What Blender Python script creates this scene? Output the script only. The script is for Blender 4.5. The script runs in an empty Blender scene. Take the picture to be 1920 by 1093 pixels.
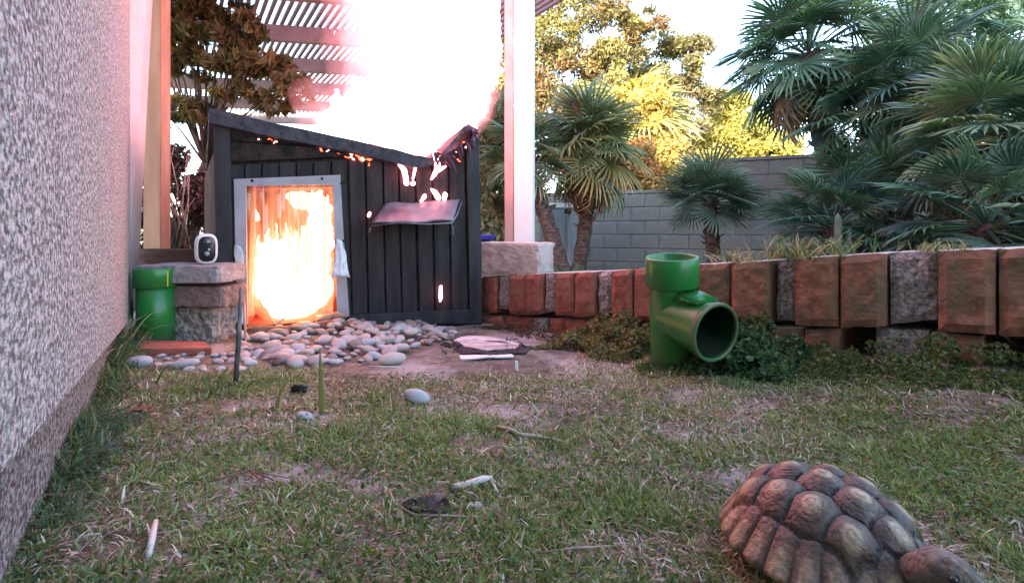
import bpy, bmesh, math, random
import numpy as np
from mathutils import Vector, Matrix, noise as mnoise
PI = math.pi
rnd = random.Random(7)
rng = np.random.default_rng(7)
S = bpy.context.scene
C = S.collection

# ------------------------------------------------------------------ camera, sky, sun, exposure
CAM_H = 0.40
FPX, CX, HY = 950.0, 960.0, 430.0
cam_d = bpy.data.cameras.new('camera')
cam = bpy.data.objects.new('camera', cam_d)
C.objects.link(cam)
cam.location = (0, 0, CAM_H)
cam.rotation_euler = (PI / 2, 0, 0)
cam_d.sensor_width = 36
cam_d.lens = 36 * FPX / 1920
cam_d.shift_y = -(546.5 - HY) / 1920
cam_d.clip_start = 0.02
cam_d.clip_end = 1500
S.camera = cam

SUN_EL = math.radians(22)
SUN_TRAVEL = Vector((0.42, 0.91, 0)).normalized()
w = bpy.data.worlds.new('World')
S.world = w
w.use_nodes = True
nt = w.node_tree
bg = nt.nodes['Background']
sky = nt.nodes.new('ShaderNodeTexSky')
sky.sky_type = 'NISHITA'
sky.sun_disc = False
sky.sun_elevation = SUN_EL
sky.sun_rotation = math.atan2(-SUN_TRAVEL.x, -SUN_TRAVEL.y)
sky.air_density = 1.0
sky.dust_density = 1.6
sky.ozone_density = 1.0
nt.links.new(sky.outputs[0], bg.inputs[0])
bg.inputs[1].default_value = 0.15
sl = bpy.data.lights.new('sun', 'SUN')
sl.energy = 3.0
sl.angle = math.radians(0.5)
sl.color = (1.0, 0.86, 0.62)
so = bpy.data.objects.new('sun', sl)
C.objects.link(so)
so.rotation_euler = Vector((SUN_TRAVEL.x * math.cos(SUN_EL), SUN_TRAVEL.y * math.cos(SUN_EL), -math.sin(SUN_EL))).to_track_quat('-Z', 'Y').to_euler()
S.view_settings.view_transform = 'Standard'
S.view_settings.look = 'None'
S.view_settings.gamma = 1
S.view_settings.use_curve_mapping = False
S.view_settings.exposure = 3.1
S.render.engine = 'CYCLES'
S.cycles.use_denoising = True
S.cycles.max_bounces = 8
S.cycles.transparent_max_bounces = 24
S.cycles.volume_bounces = 0
S.cycles.sample_clamp_indirect = 6

# ------------------------------------------------------------------ pixel geometry (photo pixels 1920x1093)
def W(px, py, d):
    return Vector(((px - CX) / FPX * d, d, CAM_H + (HY - py) / FPX * d))
def smooth(a, b, t):
    t = np.clip((t - a) / (b - a), 0, 1)
    return t * t * (3 - 2 * t)

class VN:                                   # value noise for arrays
    def __init__(s, seed):
        s.t = np.random.default_rng(seed).random((256, 256))
    def __call__(s, x, y, f):
        x = np.asarray(x, float) * f + 1000; y = np.asarray(y, float) * f + 1000
        xi = np.floor(x).astype(int); yi = np.floor(y).astype(int)
        fx = x - xi; fy = y - yi
        fx = fx * fx * (3 - 2 * fx); fy = fy * fy * (3 - 2 * fy)
        g = lambda a, b: s.t[a % 256, b % 256]
        return (g(xi, yi) * (1 - fx) + g(xi + 1, yi) * fx) * (1 - fy) + (g(xi, yi + 1) * (1 - fx) + g(xi + 1, yi + 1) * fx) * fy
vn1, vn2, vn3 = VN(1), VN(2), VN(3)

def gz(x, y):                               # lawn height
    x = np.asarray(x, float); y = np.asarray(y, float)
    z = -0.06 * (np.clip(y, -1, 3.6) - 0.6)
    z = z + 0.085 * smooth(0.55, 1.25, x) * smooth(3.0, 1.2, y)
    z = z + 0.012 * (vn1(x, y, 3.1) - 0.5) + 0.008 * (vn2(x, y, 9) - 0.5) + 0.004 * (vn3(x, y, 31) - 0.5)
    return z
def G(px, py):                              # ground point under a pixel
    d = 1.0
    lo, hi = 0.3, 6.0
    for _ in range(40):
        m = (lo + hi) / 2
        p = W(px, py, m)
        if p.z > gz(p.x, p.y): lo = m
        else: hi = m
    p = W(px, py, lo)
    return Vector((p.x, p.y, float(gz(p.x, p.y))))

WA, WB = Vector((-0.20, 2.92, 0)), Vector((1.263, 1.25, 0))      # front line of the block edging
wdir = (WB - WA).normalized()
wnor = Vector((wdir.y, -wdir.x, 0))           # points at the lawn side (checked below)
if wnor.dot(Vector((0, -1, 0))) < 0: wnor = -wnor
def wall_t(px):                              # distance along the edging under a pixel column
    k = (px - CX) / FPX
    return (k * WA.y - WA.x) / (wdir.x - k * wdir.y)
def wall_pt(px): return WA + wdir * wall_t(px)
def bz(x, y):                                # planting bed height behind the edging
    x = np.asarray(x, float); y = np.asarray(y, float)
    t = np.clip(((x - WA.x) * wdir.x + (y - WA.y) * wdir.y), -1, 3)
    top = 0.125 + 0.095 * t
    off = np.clip(-((x - WA.x) * wnor.x + (y - WA.y) * wnor.y), 0, 8)
    z = top - 0.03 - 0.055 * off
    return np.maximum(z, -0.16) + 0.03 * (vn1(x, y, 1.7) - 0.5) + 0.015 * (vn2(x, y, 6) - 0.5)

# ------------------------------------------------------------------ object helpers
def tag(o, label=None, cat=None, group=None, kind=None):
    if label: o['label'] = label
    if cat: o['category'] = cat
    if group: o['group'] = group
    if kind: o['kind'] = kind
    return o
def empty(name, loc, label, cat, group=None, rz=0):
    o = bpy.data.objects.new(name, None)
    C.objects.link(o)
    o.location = loc; o.rotation_euler = (0, 0, rz); o.empty_display_size = .05
    return tag(o, label, cat, group)
def link(name, me, parent=None, mat=None, keep=True):
    if mat is not None and not me.materials: me.materials.append(mat)
    o = bpy.data.objects.new(name, me)
    C.objects.link(o)
    if parent is not None:
        bpy_parent(o, parent, keep)
    return o
def wm(o):
    m = o.matrix_basis.copy()
    if o.parent: m = wm(o.parent) @ o.matrix_parent_inverse @ m
    return m
def bpy_parent(o, parent, keep=True):
    o.parent = parent
    if keep: o.matrix_parent_inverse = wm(parent).inverted()
def npmesh(name, V, F, col=None, smooth_=False):
    me = bpy.data.meshes.new(name)
    V = np.asarray(V, np.float32); F = np.asarray(F, np.int32)
    k = F.shape[1]
    me.vertices.add(len(V)); me.vertices.foreach_set('co', V.ravel())
    me.loops.add(F.size); me.loops.foreach_set('vertex_index', F.ravel())
    me.polygons.add(len(F)); me.polygons.foreach_set('loop_start', np.arange(0, F.size, k, dtype=np.int32))
    me.polygons.foreach_set('use_smooth', np.full(len(F), smooth_, bool))
    me.update(calc_edges=True)
    if col is not None:
        a = me.color_attributes.new('Col', 'FLOAT_COLOR', 'POINT')
        cc = np.ones((len(V), 4), np.float32); cc[:, :3] = col
        a.data.foreach_set('color', cc.ravel())
    return me
def bm_to(name, bm, smooth_=False):
    me = bpy.data.meshes.new(name)
    bmesh.ops.recalc_face_normals(bm, faces=bm.faces[:])
    if smooth_:
        for f in bm.faces: f.smooth = True
    bm.to_mesh(me); bm.free()
    return me
def box_mesh(name, sx, sy, sz, bev=0.004, seg=2, jit=0, centre=(0, 0, 0), cuts=0, seed=0):
    bm = bmesh.new()
    bmesh.ops.create_cube(bm, size=1)
    for v in bm.verts: v.co = Vector((v.co.x * sx + centre[0], v.co.y * sy + centre[1], v.co.z * sz + centre[2]))
    if cuts: bmesh.ops.subdivide_edges(bm, edges=bm.edges[:], cuts=cuts, use_grid_fill=True)
    if bev and not cuts: bmesh.ops.bevel(bm, geom=bm.edges[:], offset=bev, segments=seg, affect='EDGES', profile=.6)
    if jit:
        for v in bm.verts:
            n = mnoise.noise_vector(v.co * 28 + Vector((seed * 3.7, seed, 0)))
            n2 = mnoise.noise_vector(v.co * 90 + Vector((seed * 1.7, seed, 5)))
            v.co += n * jit + n2 * jit * .5
    return bm_to(name, bm)
def hexa(name, front, back, bev=0.0, seg=1):
    """solid between two quads (lists of 4 points, same order)"""
    bm = bmesh.new()
    a = [bm.verts.new(p) for p in front]; b = [bm.verts.new(p) for p in back]
    n = len(a)
    bm.faces.new(a); bm.faces.new(b[::-1])
    for i in range(n): bm.faces.new((a[i], b[i], b[(i + 1) % n], a[(i + 1) % n]))
    bmesh.ops.recalc_face_normals(bm, faces=bm.faces[:])
    if bev: bmesh.ops.bevel(bm, geom=bm.edges[:], offset=bev, segments=seg, affect='EDGES')
    return bm_to(name, bm)
def tube_vf(pts, rad, seg=8, cap=True):
    P = [Vector(p) for p in pts]
    n = len(P)
    if not hasattr(rad, '__len__'): rad = [rad] * n
    V = []; F = []
    up = Vector((0.13, 0.21, 1)).normalized()
    for i in range(n):
        t = (P[min(i + 1, n - 1)] - P[max(i - 1, 0)]).normalized()
        a = t.cross(up)
        if a.length < .05: a = t.cross(Vector((1, 0, 0)))
        a.normalize(); b = t.cross(a)
        for k in range(seg):
            an = 2 * PI * k / seg
            V.append(P[i] + (a * math.cos(an) + b * math.sin(an)) * rad[i])
    for i in range(n - 1):
        for k in range(seg):
            k2 = (k + 1) % seg
            F.append((i * seg + k, i * seg + k2, (i + 1) * seg + k2, (i + 1) * seg + k))
    if cap:
        for base, idx in ((P[0], 0), (P[-1], (n - 1) * seg)):
            V.append(base); c = len(V) - 1
            for k in range(seg): F.append((c, idx + k, idx + (k + 1) % seg, c))
    return V, F
def tubes_mesh(name, tubes, smooth_=True):
    bm = bmesh.new()
    for pts, rad, seg in tubes:
        V, F = tube_vf(pts, rad, seg)
        vs = [bm.verts.new(v) for v in V]
        for f in F:
            ids = list(dict.fromkeys(f))
            try: bm.faces.new([vs[i] for i in ids])
            except ValueError: pass
    return bm_to(name, bm, smooth_)
def lathe_mesh(name, prof, seg=40, closed=False):
    """prof: list of (r, z); closed joins last to first (a ring solid)"""
    V = []; F = []
    for r, z in prof:
        for k in range(seg):
            a = 2 * PI * k / seg
            V.append((r * math.cos(a), r * math.sin(a), z))
    n = len(prof)
    for i in range(n if closed else n - 1):
        j = (i + 1) % n
        for k in range(seg):
            k2 = (k + 1) % seg
            F.append((i * seg + k, i * seg + k2, j * seg + k2, j * seg + k))
    bm = bmesh.new()
    vs = [bm.verts.new(v) for v in V]
    for f in F: bm.faces.new([vs[i] for i in f])
    bmesh.ops.remove_doubles(bm, verts=bm.verts[:], dist=1e-6)
    me = bm_to(name, bm, True)
    return me
def eval_mesh(o, name):
    dg = bpy.context.evaluated_depsgraph_get()
    me = bpy.data.meshes.new_from_object(o.evaluated_get(dg))
    me.name = name
    old = o.data
    bpy.data.objects.remove(o); bpy.data.meshes.remove(old)
    return me
def blob(name, parts, voxel, noise_amp=0, noise_f=10, smooth_it=4, stretch=None):
    """one continuous surface from spheres/capsules: (p0, r0, p1, r1) or (p0, (rx,ry,rz))"""
    bm = bmesh.new()
    for q in parts:
        if len(q) == 2:
            p, r = q
            m = Matrix.Translation(p) @ Matrix.Diagonal((*r, 1))
            bmesh.ops.create_icosphere(bm, subdivisions=3, radius=1, matrix=m)
        else:
            p0, r0, p1, r1 = q
            p0 = Vector(p0); p1 = Vector(p1)
            n = max(2, int((p1 - p0).length / (min(r0, r1) * .45)) + 1)
            n = min(n, 26)
            for i in range(n):
                t = i / (n - 1)
                bmesh.ops.create_icosphere(bm, subdivisions=2, radius=r0 + (r1 - r0) * t, matrix=Matrix.Translation(p0.lerp(p1, t)))
    me = bpy.data.meshes.new(name); bm.to_mesh(me); bm.free()
    o = bpy.data.objects.new('tmp', me); C.objects.link(o)
    m = o.modifiers.new('r', 'REMESH'); m.mode = 'VOXEL'; m.voxel_size = voxel
    if smooth_it:
        s = o.modifiers.new('s', 'SMOOTH'); s.iterations = smooth_it; s.factor = .5
    me = eval_mesh(o, name)
    if noise_amp:
        for v in me.vertices:
            n = mnoise.noise_vector(v.co * noise_f) + mnoise.noise_vector(v.co * noise_f * 2.3) * .5
            v.co += n * noise_amp
    for p in me.polygons: p.use_smooth = True
    me.update()
    return me

# ------------------------------------------------------------------ materials
def mat(name, c1, c2=None, scale=8, rough=.8, bump=0, bscale=40, detail=6, spec=.3, metal=0, lo=.35, hi=.65, dist=0.01, c3=None, s3=2.0, attr=False, transl=0, transl_tint=(1.2, 1.25, .6), obj=True, stretch=None, coat=0):
    m = bpy.data.materials.new(name)
    m.use_nodes = True
    t = m.node_tree; N = t.nodes; L = t.links
    b = N['Principled BSDF']
    b.inputs['Roughness'].default_value = rough
    b.inputs['Metallic'].default_value = metal
    b.inputs['Specular IOR Level'].default_value = spec
    b.inputs['Coat Weight'].default_value = coat
    tc = N.new('ShaderNodeTexCoord')
    src = tc.outputs['Object']
    if stretch:
        mp = N.new('ShaderNodeMapping'); mp.inputs['Scale'].default_value = stretch
        L.new(src, mp.inputs[0]); src = mp.outputs[0]
    col = None
    if c2 is not None:
        n = N.new('ShaderNodeTexNoise'); n.inputs['Scale'].default_value = scale; n.inputs['Detail'].default_value = detail
        L.new(src, n.inputs['Vector'])
        r = N.new('ShaderNodeValToRGB')
        r.color_ramp.elements[0].position = lo; r.color_ramp.elements[1].position = hi
        r.color_ramp.elements[0].color = (*c1, 1); r.color_ramp.elements[1].color = (*c2, 1)
        L.new(n.outputs['Fac'], r.inputs[0]); col = r.outputs[0]
        if c3 is not None:
            n3 = N.new('ShaderNodeTexNoise'); n3.inputs['Scale'].default_value = s3; n3.inputs['Detail'].default_value = 4
            L.new(src, n3.inputs['Vector'])
            r3 = N.new('ShaderNodeValToRGB'); r3.color_ramp.elements[0].position = .45; r3.color_ramp.elements[1].position = .62
            L.new(n3.outputs['Fac'], r3.inputs[0])
            mx = N.new('ShaderNodeMix'); mx.data_type = 'RGBA'
            L.new(r3.outputs[0], mx.inputs['Factor']); L.new(col, mx.inputs['A']); mx.inputs['B'].default_value = (*c3, 1)
            col = mx.outputs['Result']
    if attr:
        a = N.new('ShaderNodeAttribute'); a.attribute_name = 'Col'
        if col is not None:
            mx = N.new('ShaderNodeMix'); mx.data_type = 'RGBA'; mx.blend_type = 'MULTIPLY'; mx.inputs['Factor'].default_value = 1
            L.new(a.outputs['Color'], mx.inputs['A']); L.new(col, mx.inputs['B']); col = mx.outputs['Result']
        else: col = a.outputs['Color']
    if col is not None: L.new(col, b.inputs['Base Color'])
    else: b.inputs['Base Color'].default_value = (*c1, 1)
    if bump:
        n = N.new('ShaderNodeTexNoise'); n.inputs['Scale'].default_value = bscale; n.inputs['Detail'].default_value = 5
        L.new(src, n.inputs['Vector'])
        bp = N.new('ShaderNodeBump'); bp.inputs['Strength'].default_value = bump; bp.inputs['Distance'].default_value = dist
        L.new(n.outputs['Fac'], bp.inputs['Height']); L.new(bp.outputs[0], b.inputs['Normal'])
    if transl:
        out = N['Material Output']
        tr = N.new('ShaderNodeBsdfTranslucent')
        if col is not None:
            mm = N.new('ShaderNodeMix'); mm.data_type = 'RGBA'; mm.blend_type = 'MULTIPLY'; mm.inputs['Factor'].default_value = 1
            L.new(col, mm.inputs['A']); mm.inputs['B'].default_value = (*transl_tint, 1)
            L.new(mm.outputs['Result'], tr.inputs[0])
        else: tr.inputs[0].default_value = (*c1, 1)
        ms = N.new('ShaderNodeMixShader'); ms.inputs[0].default_value = transl
        L.new(b.outputs[0], ms.inputs[1]); L.new(tr.outputs[0], ms.inputs[2]); L.new(ms.outputs[0], out.inputs['Surface'])
    return m
def emit(name, col, s):
    m = bpy.data.materials.new(name); m.use_nodes = True
    t = m.node_tree; t.nodes.clear()
    e = t.nodes.new('ShaderNodeEmission'); e.inputs[0].default_value = (*col, 1); e.inputs[1].default_value = s
    o = t.nodes.new('ShaderNodeOutputMaterial'); t.links.new(e.outputs[0], o.inputs['Surface'])
    return m
def glow(name, col, s):
    m = bpy.data.materials.new(name); m.use_nodes = True
    t = m.node_tree; t.nodes.clear()
    e = t.nodes.new('ShaderNodeEmission'); e.inputs[0].default_value = (*col, 1); e.inputs[1].default_value = s
    o = t.nodes.new('ShaderNodeOutputMaterial'); t.links.new(e.outputs[0], o.inputs['Volume'])
    return m

M = {}
M['soil'] = mat('soil', (.075, .062, .046), (.20, .17, .135), 14, .95, .9, 60, c3=(.34, .32, .29), s3=3.2)
M['bed'] = mat('bed_soil', (.07, .06, .045), (.16, .13, .10), 9, .95, .9, 40)
M['far'] = mat('far_ground', (.10, .09, .06), (.17, .15, .10), 2, .95)
M['grass'] = mat('grass', (1, 1, 1), None, rough=.6, attr=True, transl=.25)
M['leaf'] = mat('leaf', (1, 1, 1), None, rough=.5, attr=True, transl=.35, spec=.4)
M['frond'] = mat('frond', (1, 1, 1), None, rough=.45, attr=True, transl=.25, spec=.5)
M['bark'] = mat('bark', (.035, .028, .022), (.13, .10, .08), 18, .95, 1, 45, stretch=(1, 1, .35))
M['palmtrunk'] = mat('palm_bark', (.035, .03, .028), (.13, .105, .085), 22, .95, 1, 30, stretch=(1, 1, 2.5))
M['darkwood'] = mat('dark_stained_board', (.019, .017, .018), (.040, .036, .036), 5, .7, .6, 55, spec=.3, stretch=(6, 6, .7))
M['darkframe'] = mat('dark_stained_frame', (.020, .020, .023), (.042, .041, .046), 4, .6, .4, 50, stretch=(4, 4, 1))
M['char'] = mat('charred_timber', (.010, .009, .009), (.05, .032, .028), 14, .9, 1, 60)
M['redside'] = mat('side_panel', (.05, .022, .018), (.09, .04, .03), 8, .85, .5, 40)
M['felt'] = mat('roofing_felt', (.035, .035, .042), (.075, .072, .085), 30, .8, .6, 120)
M['melt'] = mat('melted_membrane', (.04, .018, .03), (.16, .06, .10), 22, .5, 1, 35, spec=.6)
M['acryl'] = mat('door_flap_frame', (.27, .27, .30), (.36, .36, .40), 9, .3, .2, 20, spec=.7)
M['foil'] = mat('melted_plastic', (.45, .52, .60), (.75, .78, .82), 18, .22, 1, 25, spec=.8)
M['screw'] = mat('screw', (.02, .02, .022), rough=.4, metal=.6)
M['stucco'] = mat('stucco', (.115, .125, .115), (.46, .48, .44), 140, .9, 1, 110, dist=.014, lo=.40, hi=.60, stretch=(.72, .72, 1))
M['plinth'] = mat('shade_toned_foundation', (.05, .056, .05), (.27, .29, .26), 130, .92, 1, 100, dist=.012, lo=.40, hi=.60, stretch=(.72, .72, 1))  # darker than the stucco to stand in for shade below the ledge
M['trim'] = mat('firelit_corner_trim', (.52, .38, .36), (.60, .45, .42), 6, .7, .3, 60)  # pink of the firelight put into the trim's base colour
M['orangewood'] = mat('tan_post', (.34, .20, .13), (.46, .28, .18), 5, .7, .4, 30, stretch=(3, 3, .5))
M['pergola'] = mat('pergola_paint', (.26, .21, .205), (.36, .29, .28), 4, .7, .3, 30)
M['white'] = mat('white_paint', (.78, .76, .72), (.84, .82, .79), 4, .55, .2, 30)
M['pinkside'] = mat('firelit_post_side', (.42, .27, .24), (.52, .34, .30), 5, .65, .3, 30)
M['block'] = mat('concrete_block', (.13, .145, .15), (.21, .225, .23), 14, .92, .6, 70, c3=(.17, .165, .15), s3=1.3)
M['mortar'] = mat('mortar', (.09, .095, .10), (.13, .135, .14), 20, .95, .4, 60)
M['red'] = mat('red_block_face', (.22, .080, .056), (.34, .135, .095), 26, .9, 1, 60, c3=(.30, .14, .10), s3=6, dist=.006)
M['redo'] = mat('orange_block_face', (.20, .095, .060), (.33, .165, .105), 34, .9, 1, 60, c3=(.17, .12, .075), s3=7, dist=.006)
M['speck'] = mat('split_grey_block', (.16, .15, .14), (.46, .42, .38), 85, .95, 1, 90, dist=.012)
M['capstone'] = mat('pink_grey_block', (.33, .26, .23), (.46, .36, .32), 30, .9, .6, 60, c3=(.50, .42, .38), s3=8)
M['slab'] = mat('paving_slab', (.24, .22, .22), (.36, .33, .33), 28, .9, .8, 60)
M['slab2'] = mat('brown_paving_slab', (.15, .105, .095), (.24, .175, .155), 28, .9, .8, 60)
M['rough'] = mat('rough_concrete', (.17, .155, .14), (.42, .38, .34), 40, .95, 1, 40, dist=.02)
def grime(m, col, z0, z1, sc=30):
    # soil splash: uneven dirt on the lowest part of the object itself
    t = m.node_tree; N = t.nodes; L = t.links; b = N['Principled BSDF']
    src = b.inputs['Base Color'].links[0].from_socket
    tc = N.new('ShaderNodeTexCoord'); sp = N.new('ShaderNodeSeparateXYZ'); L.new(tc.outputs['Object'], sp.inputs[0])
    n = N.new('ShaderNodeTexNoise'); n.inputs['Scale'].default_value = sc; n.inputs['Detail'].default_value = 6; L.new(tc.outputs['Object'], n.inputs['Vector'])
    r = N.new('ShaderNodeMapRange'); r.inputs['From Min'].default_value = z1; r.inputs['From Max'].default_value = z0; L.new(sp.outputs['Z'], r.inputs['Value'])
    ad = N.new('ShaderNodeMath'); ad.operation = 'MULTIPLY_ADD'; L.new(n.outputs['Fac'], ad.inputs[0]); ad.inputs[1].default_value = 1.6; ad.inputs[2].default_value = -1.05
    a2 = N.new('ShaderNodeMath'); a2.operation = 'ADD'; a2.use_clamp = True; L.new(ad.outputs[0], a2.inputs[0]); L.new(r.outputs[0], a2.inputs[1])
    mx = N.new('ShaderNodeMix'); mx.data_type = 'RGBA'; L.new(a2.outputs[0], mx.inputs['Factor']); L.new(src, mx.inputs['A']); mx.inputs['B'].default_value = (*col, 1)
    L.new(mx.outputs['Result'], b.inputs['Base Color'])
    L.new(a2.outputs[0], b.inputs['Roughness']) if False else None
M['redslab'] = mat('red_tile', (.30, .09, .06), (.42, .15, .11), 18, .8, .5, 50)
M['green'] = mat('green_pvc', (.008, .16, .022), (.016, .20, .034), 5, .36, .06, 120, spec=.5, coat=.1, c3=(.035, .17, .045), s3=14)
M['greendark'] = mat('green_pvc_painted_shade', (.002, .025, .008), rough=.7)  # near-black copy of the green, shade inside the pipe painted as colour
M['yellow'] = mat('yellow_sticker', (.45, .38, .05), rough=.5)
M['camw'] = mat('white_plastic', (.75, .72, .71), rough=.35)
M['camb'] = mat('black_gloss', (.008, .008, .010), rough=.15, spec=.6)
M['lens'] = mat('lens_glass', (.03, .035, .045), rough=.05, spec=1)
M['grey'] = mat('grey_plastic', (.30, .30, .32), rough=.4)
M['log'] = mat('split_log', (.16, .085, .065), (.30, .17, .13), 12, .9, 1, 30, stretch=(1, 6, 6))
M['twig'] = mat('dry_twig', (.26, .20, .15), (.42, .35, .28), 20, .85, .5, 60)
M['bone'] = mat('bleached_stick', (.52, .47, .40), (.66, .62, .55), 30, .8, .5, 80)
M['whitebit'] = mat('white_scrap', (.70, .68, .68), (.80, .78, .79), 12, .7, .6, 30)
M['dustwhite'] = mat('dusty_white_sheet', (.55, .50, .48), (.72, .68, .67), 22, .85, .8, 40, c3=(.34, .27, .24), s3=9)
M['black'] = mat('charred_scrap', (.012, .011, .012), (.06, .055, .055), 30, .9, 1, 50)
M['stake'] = mat('weathered_stake', (.05, .045, .045), (.22, .20, .20), 14, .6, .4, 40, metal=.3)
M['plate'] = mat('sagging_acrylic_plate', (.15, .13, .15), (.24, .20, .23), 10, .4, .4, 18, spec=.5, c3=(.08, .06, .075), s3=7)
M['blue'] = mat('blue_plastic', (.03, .06, .42), rough=.4)
M['gate'] = mat('pale_gate', (.26, .32, .34), (.32, .38, .40), 3, .6, .1, 30)
M['timber'] = mat('brown_planter_board', (.085, .040, .030), (.14, .07, .05), 9, .85, .5, 40, stretch=(1, 1, 5))
M['cactus'] = mat('cactus_skin', (.07, .11, .085), (.13, .18, .14), 20, .7, .3, 60)
def paint_lit_tops(m, col, lo=.55, hi=.95):  # mixes a paler tone onto upward faces to stand in for skylight
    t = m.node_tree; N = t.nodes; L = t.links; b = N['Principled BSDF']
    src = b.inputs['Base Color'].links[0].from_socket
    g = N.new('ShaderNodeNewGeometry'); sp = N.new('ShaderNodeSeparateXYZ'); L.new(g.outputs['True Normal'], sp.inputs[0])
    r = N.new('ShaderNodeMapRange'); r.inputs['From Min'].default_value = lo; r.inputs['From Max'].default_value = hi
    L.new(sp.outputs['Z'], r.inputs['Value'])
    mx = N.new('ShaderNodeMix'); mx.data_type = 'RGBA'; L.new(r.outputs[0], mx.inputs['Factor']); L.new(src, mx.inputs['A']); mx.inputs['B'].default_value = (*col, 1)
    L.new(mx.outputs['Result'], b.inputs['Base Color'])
for k_ in ('red', 'redo', 'speck', 'capstone'): paint_lit_tops(M[k_], (.50, .44, .38))
grime(M['green'], (.10, .12, .06), .0, .10)
M['ember'] = emit('ember', (1, .10, .04), .8)
M['emberhot'] = emit('ember_hot', (1, .45, .35), 1.3)
for i, (a, b_) in enumerate([((.30, .26, .24), (.46, .41, .38)), ((.17, .15, .14), (.29, .26, .25)), ((.42, .35, .30), (.58, .50, .44)), ((.32, .33, .33), (.48, .49, .49)), ((.27, .18, .14), (.40, .28, .22))]):
    M['stone%d' % i] = mat('river_stone_%d' % i, a, b_, 16, .7, .3, 60)

# ================================================================== GROUND
def grid_mesh(name, xs, ys, zf, m):
    X, Y = np.meshgrid(xs, ys, indexing='ij')
    Z = zf(X, Y)
    nx, ny = X.shape
    idx = np.arange(nx * ny).reshape(nx, ny)
    F = np.stack([idx[:-1, :-1], idx[1:, :-1], idx[1:, 1:], idx[:-1, 1:]], -1).reshape(-1, 4)
    me = npmesh(name, np.stack([X, Y, Z], -1).reshape(-1, 3), F, smooth_=True)
    o = link(name, me, None, m)
    return tag(o, kind='structure')
xs = np.concatenate([np.linspace(-6, -2.3, 12)[:-1], np.arange(-2.3, 2.0, .02), np.linspace(2.0, 5, 14)])
ys = np.concatenate([np.linspace(-3, .2, 14)[:-1], np.arange(.2, 3.3, .02), np.linspace(3.3, 5, 10)])
def lawn_z(X, Y):
    Z = gz(X, Y)
    off = -((X - WA.x) * wnor.x + (Y - WA.y) * wnor.y)
    return Z - .25 * smooth(.10, .25, off) * (Y < 20)
grid_mesh('lawn_soil', xs, ys, lawn_z, M['soil'])
# planting bed behind the edging, in axes along / across the edging
a_ = np.concatenate([np.linspace(-6, 0, 24)[:-1], np.linspace(0, 3.2, 70), np.linspace(3.3, 12, 20)])
b_ = np.concatenate([np.linspace(.12, 3, 60), np.linspace(3.2, 16, 40)])
A, B = np.meshgrid(a_, b_, indexing='ij')
X = WA.x + A * wdir.x - B * wnor.x; Y = WA.y + A * wdir.y - B * wnor.y
idx = np.arange(A.size).reshape(A.shape)
F = np.stack([idx[:-1, :-1], idx[1:, :-1], idx[1:, 1:], idx[:-1, 1:]], -1).reshape(-1, 4)
tag(link('planting_bed_soil', npmesh('planting_bed_soil', np.stack([X, Y, bz(X, Y)], -1).reshape(-1, 3), F, smooth_=True), None, M['bed']), kind='structure')
fg = npmesh('far_ground', [(-400, -400, -.45), (400, -400, -.45), (400, 700, -.45), (-400, 700, -.45)], [(0, 1, 2, 3)])
tag(link('far_ground', fg, None, M['far']), kind='structure')

# ================================================================== HOUSE CORNER (stucco wall on the left, running back past the camera)
def hp(Y, z, off=0):
    return Vector((-.158 - .692 * Y + .822 * off, Y + .569 * off, z))
house = empty('house', hp(2.2, -.1), 'rough grey stucco house wall with firelit pink corner trim along the left of the lawn', 'house wall')
zl = lambda Y: .199 - (Y - .497) * .116
upper = hexa('stucco_wall', [hp(-5, .24, .03), hp(.2, zl(.2), .03), hp(2.255, zl(2.255), .015), hp(2.255, 5.6, .015), hp(-5, 5.6, .03)],
             [hp(-5, .24, -.3), hp(.2, zl(.2), -.3), hp(2.255, zl(2.255), -.3), hp(2.255, 5.6, -.3), hp(-5, 5.6, -.3)])
link('stucco_wall', upper, house, M['stucco'])
link('foundation', hexa('foundation', [hp(-5, -.5, -.018), hp(2.2, -.5, -.018), hp(2.2, zl(2.2) + .004, -.018), hp(.2, zl(.2) + .004, -.018), hp(-5, .244, -.018)],
                        [hp(-5, -.5, -.27), hp(2.2, -.5, -.27), hp(2.2, zl(2.2) + .004, -.27), hp(.2, zl(.2) + .004, -.27), hp(-5, .244, -.27)]), house, M['plinth'])
zt = 5.6
def colm(pxb, pxt, d, z): # point on a slightly leaning vertical edge
    t = (z + .2) / 1.8
    return Vector(((pxb + (pxt - pxb) * t - CX) / FPX * d, d, z))
tr_front = [colm(232, 235, 2.262, -.02), colm(253, 287, 2.62, -.02), colm(253, 287, 2.62, 3.2), colm(232, 235, 2.262, 3.2)]
tr_back = [p + Vector((-.22, .02, 0)) for p in tr_front]
e0 = hp(2.20, -.5, -.26); e1 = e0 + Vector((-.822, -.569, 0)) * 7; nb_ = Vector((.569, -.822, 0)) * .25
link('end_wall', hexa('end_wall', [e0, e1, e1 + Vector((0, 0, 6.1)), e0 + Vector((0, 0, 6.1))], [p + nb_ for p in (e0, e1, e1 + Vector((0, 0, 6.1)), e0 + Vector((0, 0, 6.1)))]), house, M['stucco'])
M['screed'] = mat('weep_screed_grime', (.012, .012, .010), (.05, .05, .04), 60, .9, .5, 90)
ys_ = [(-5, .24), (.2, zl(.2)), (2.255, zl(2.255))]
link('corner_trim', hexa('corner_trim', tr_front, tr_back, .006, 2), house, M['trim'])

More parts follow.
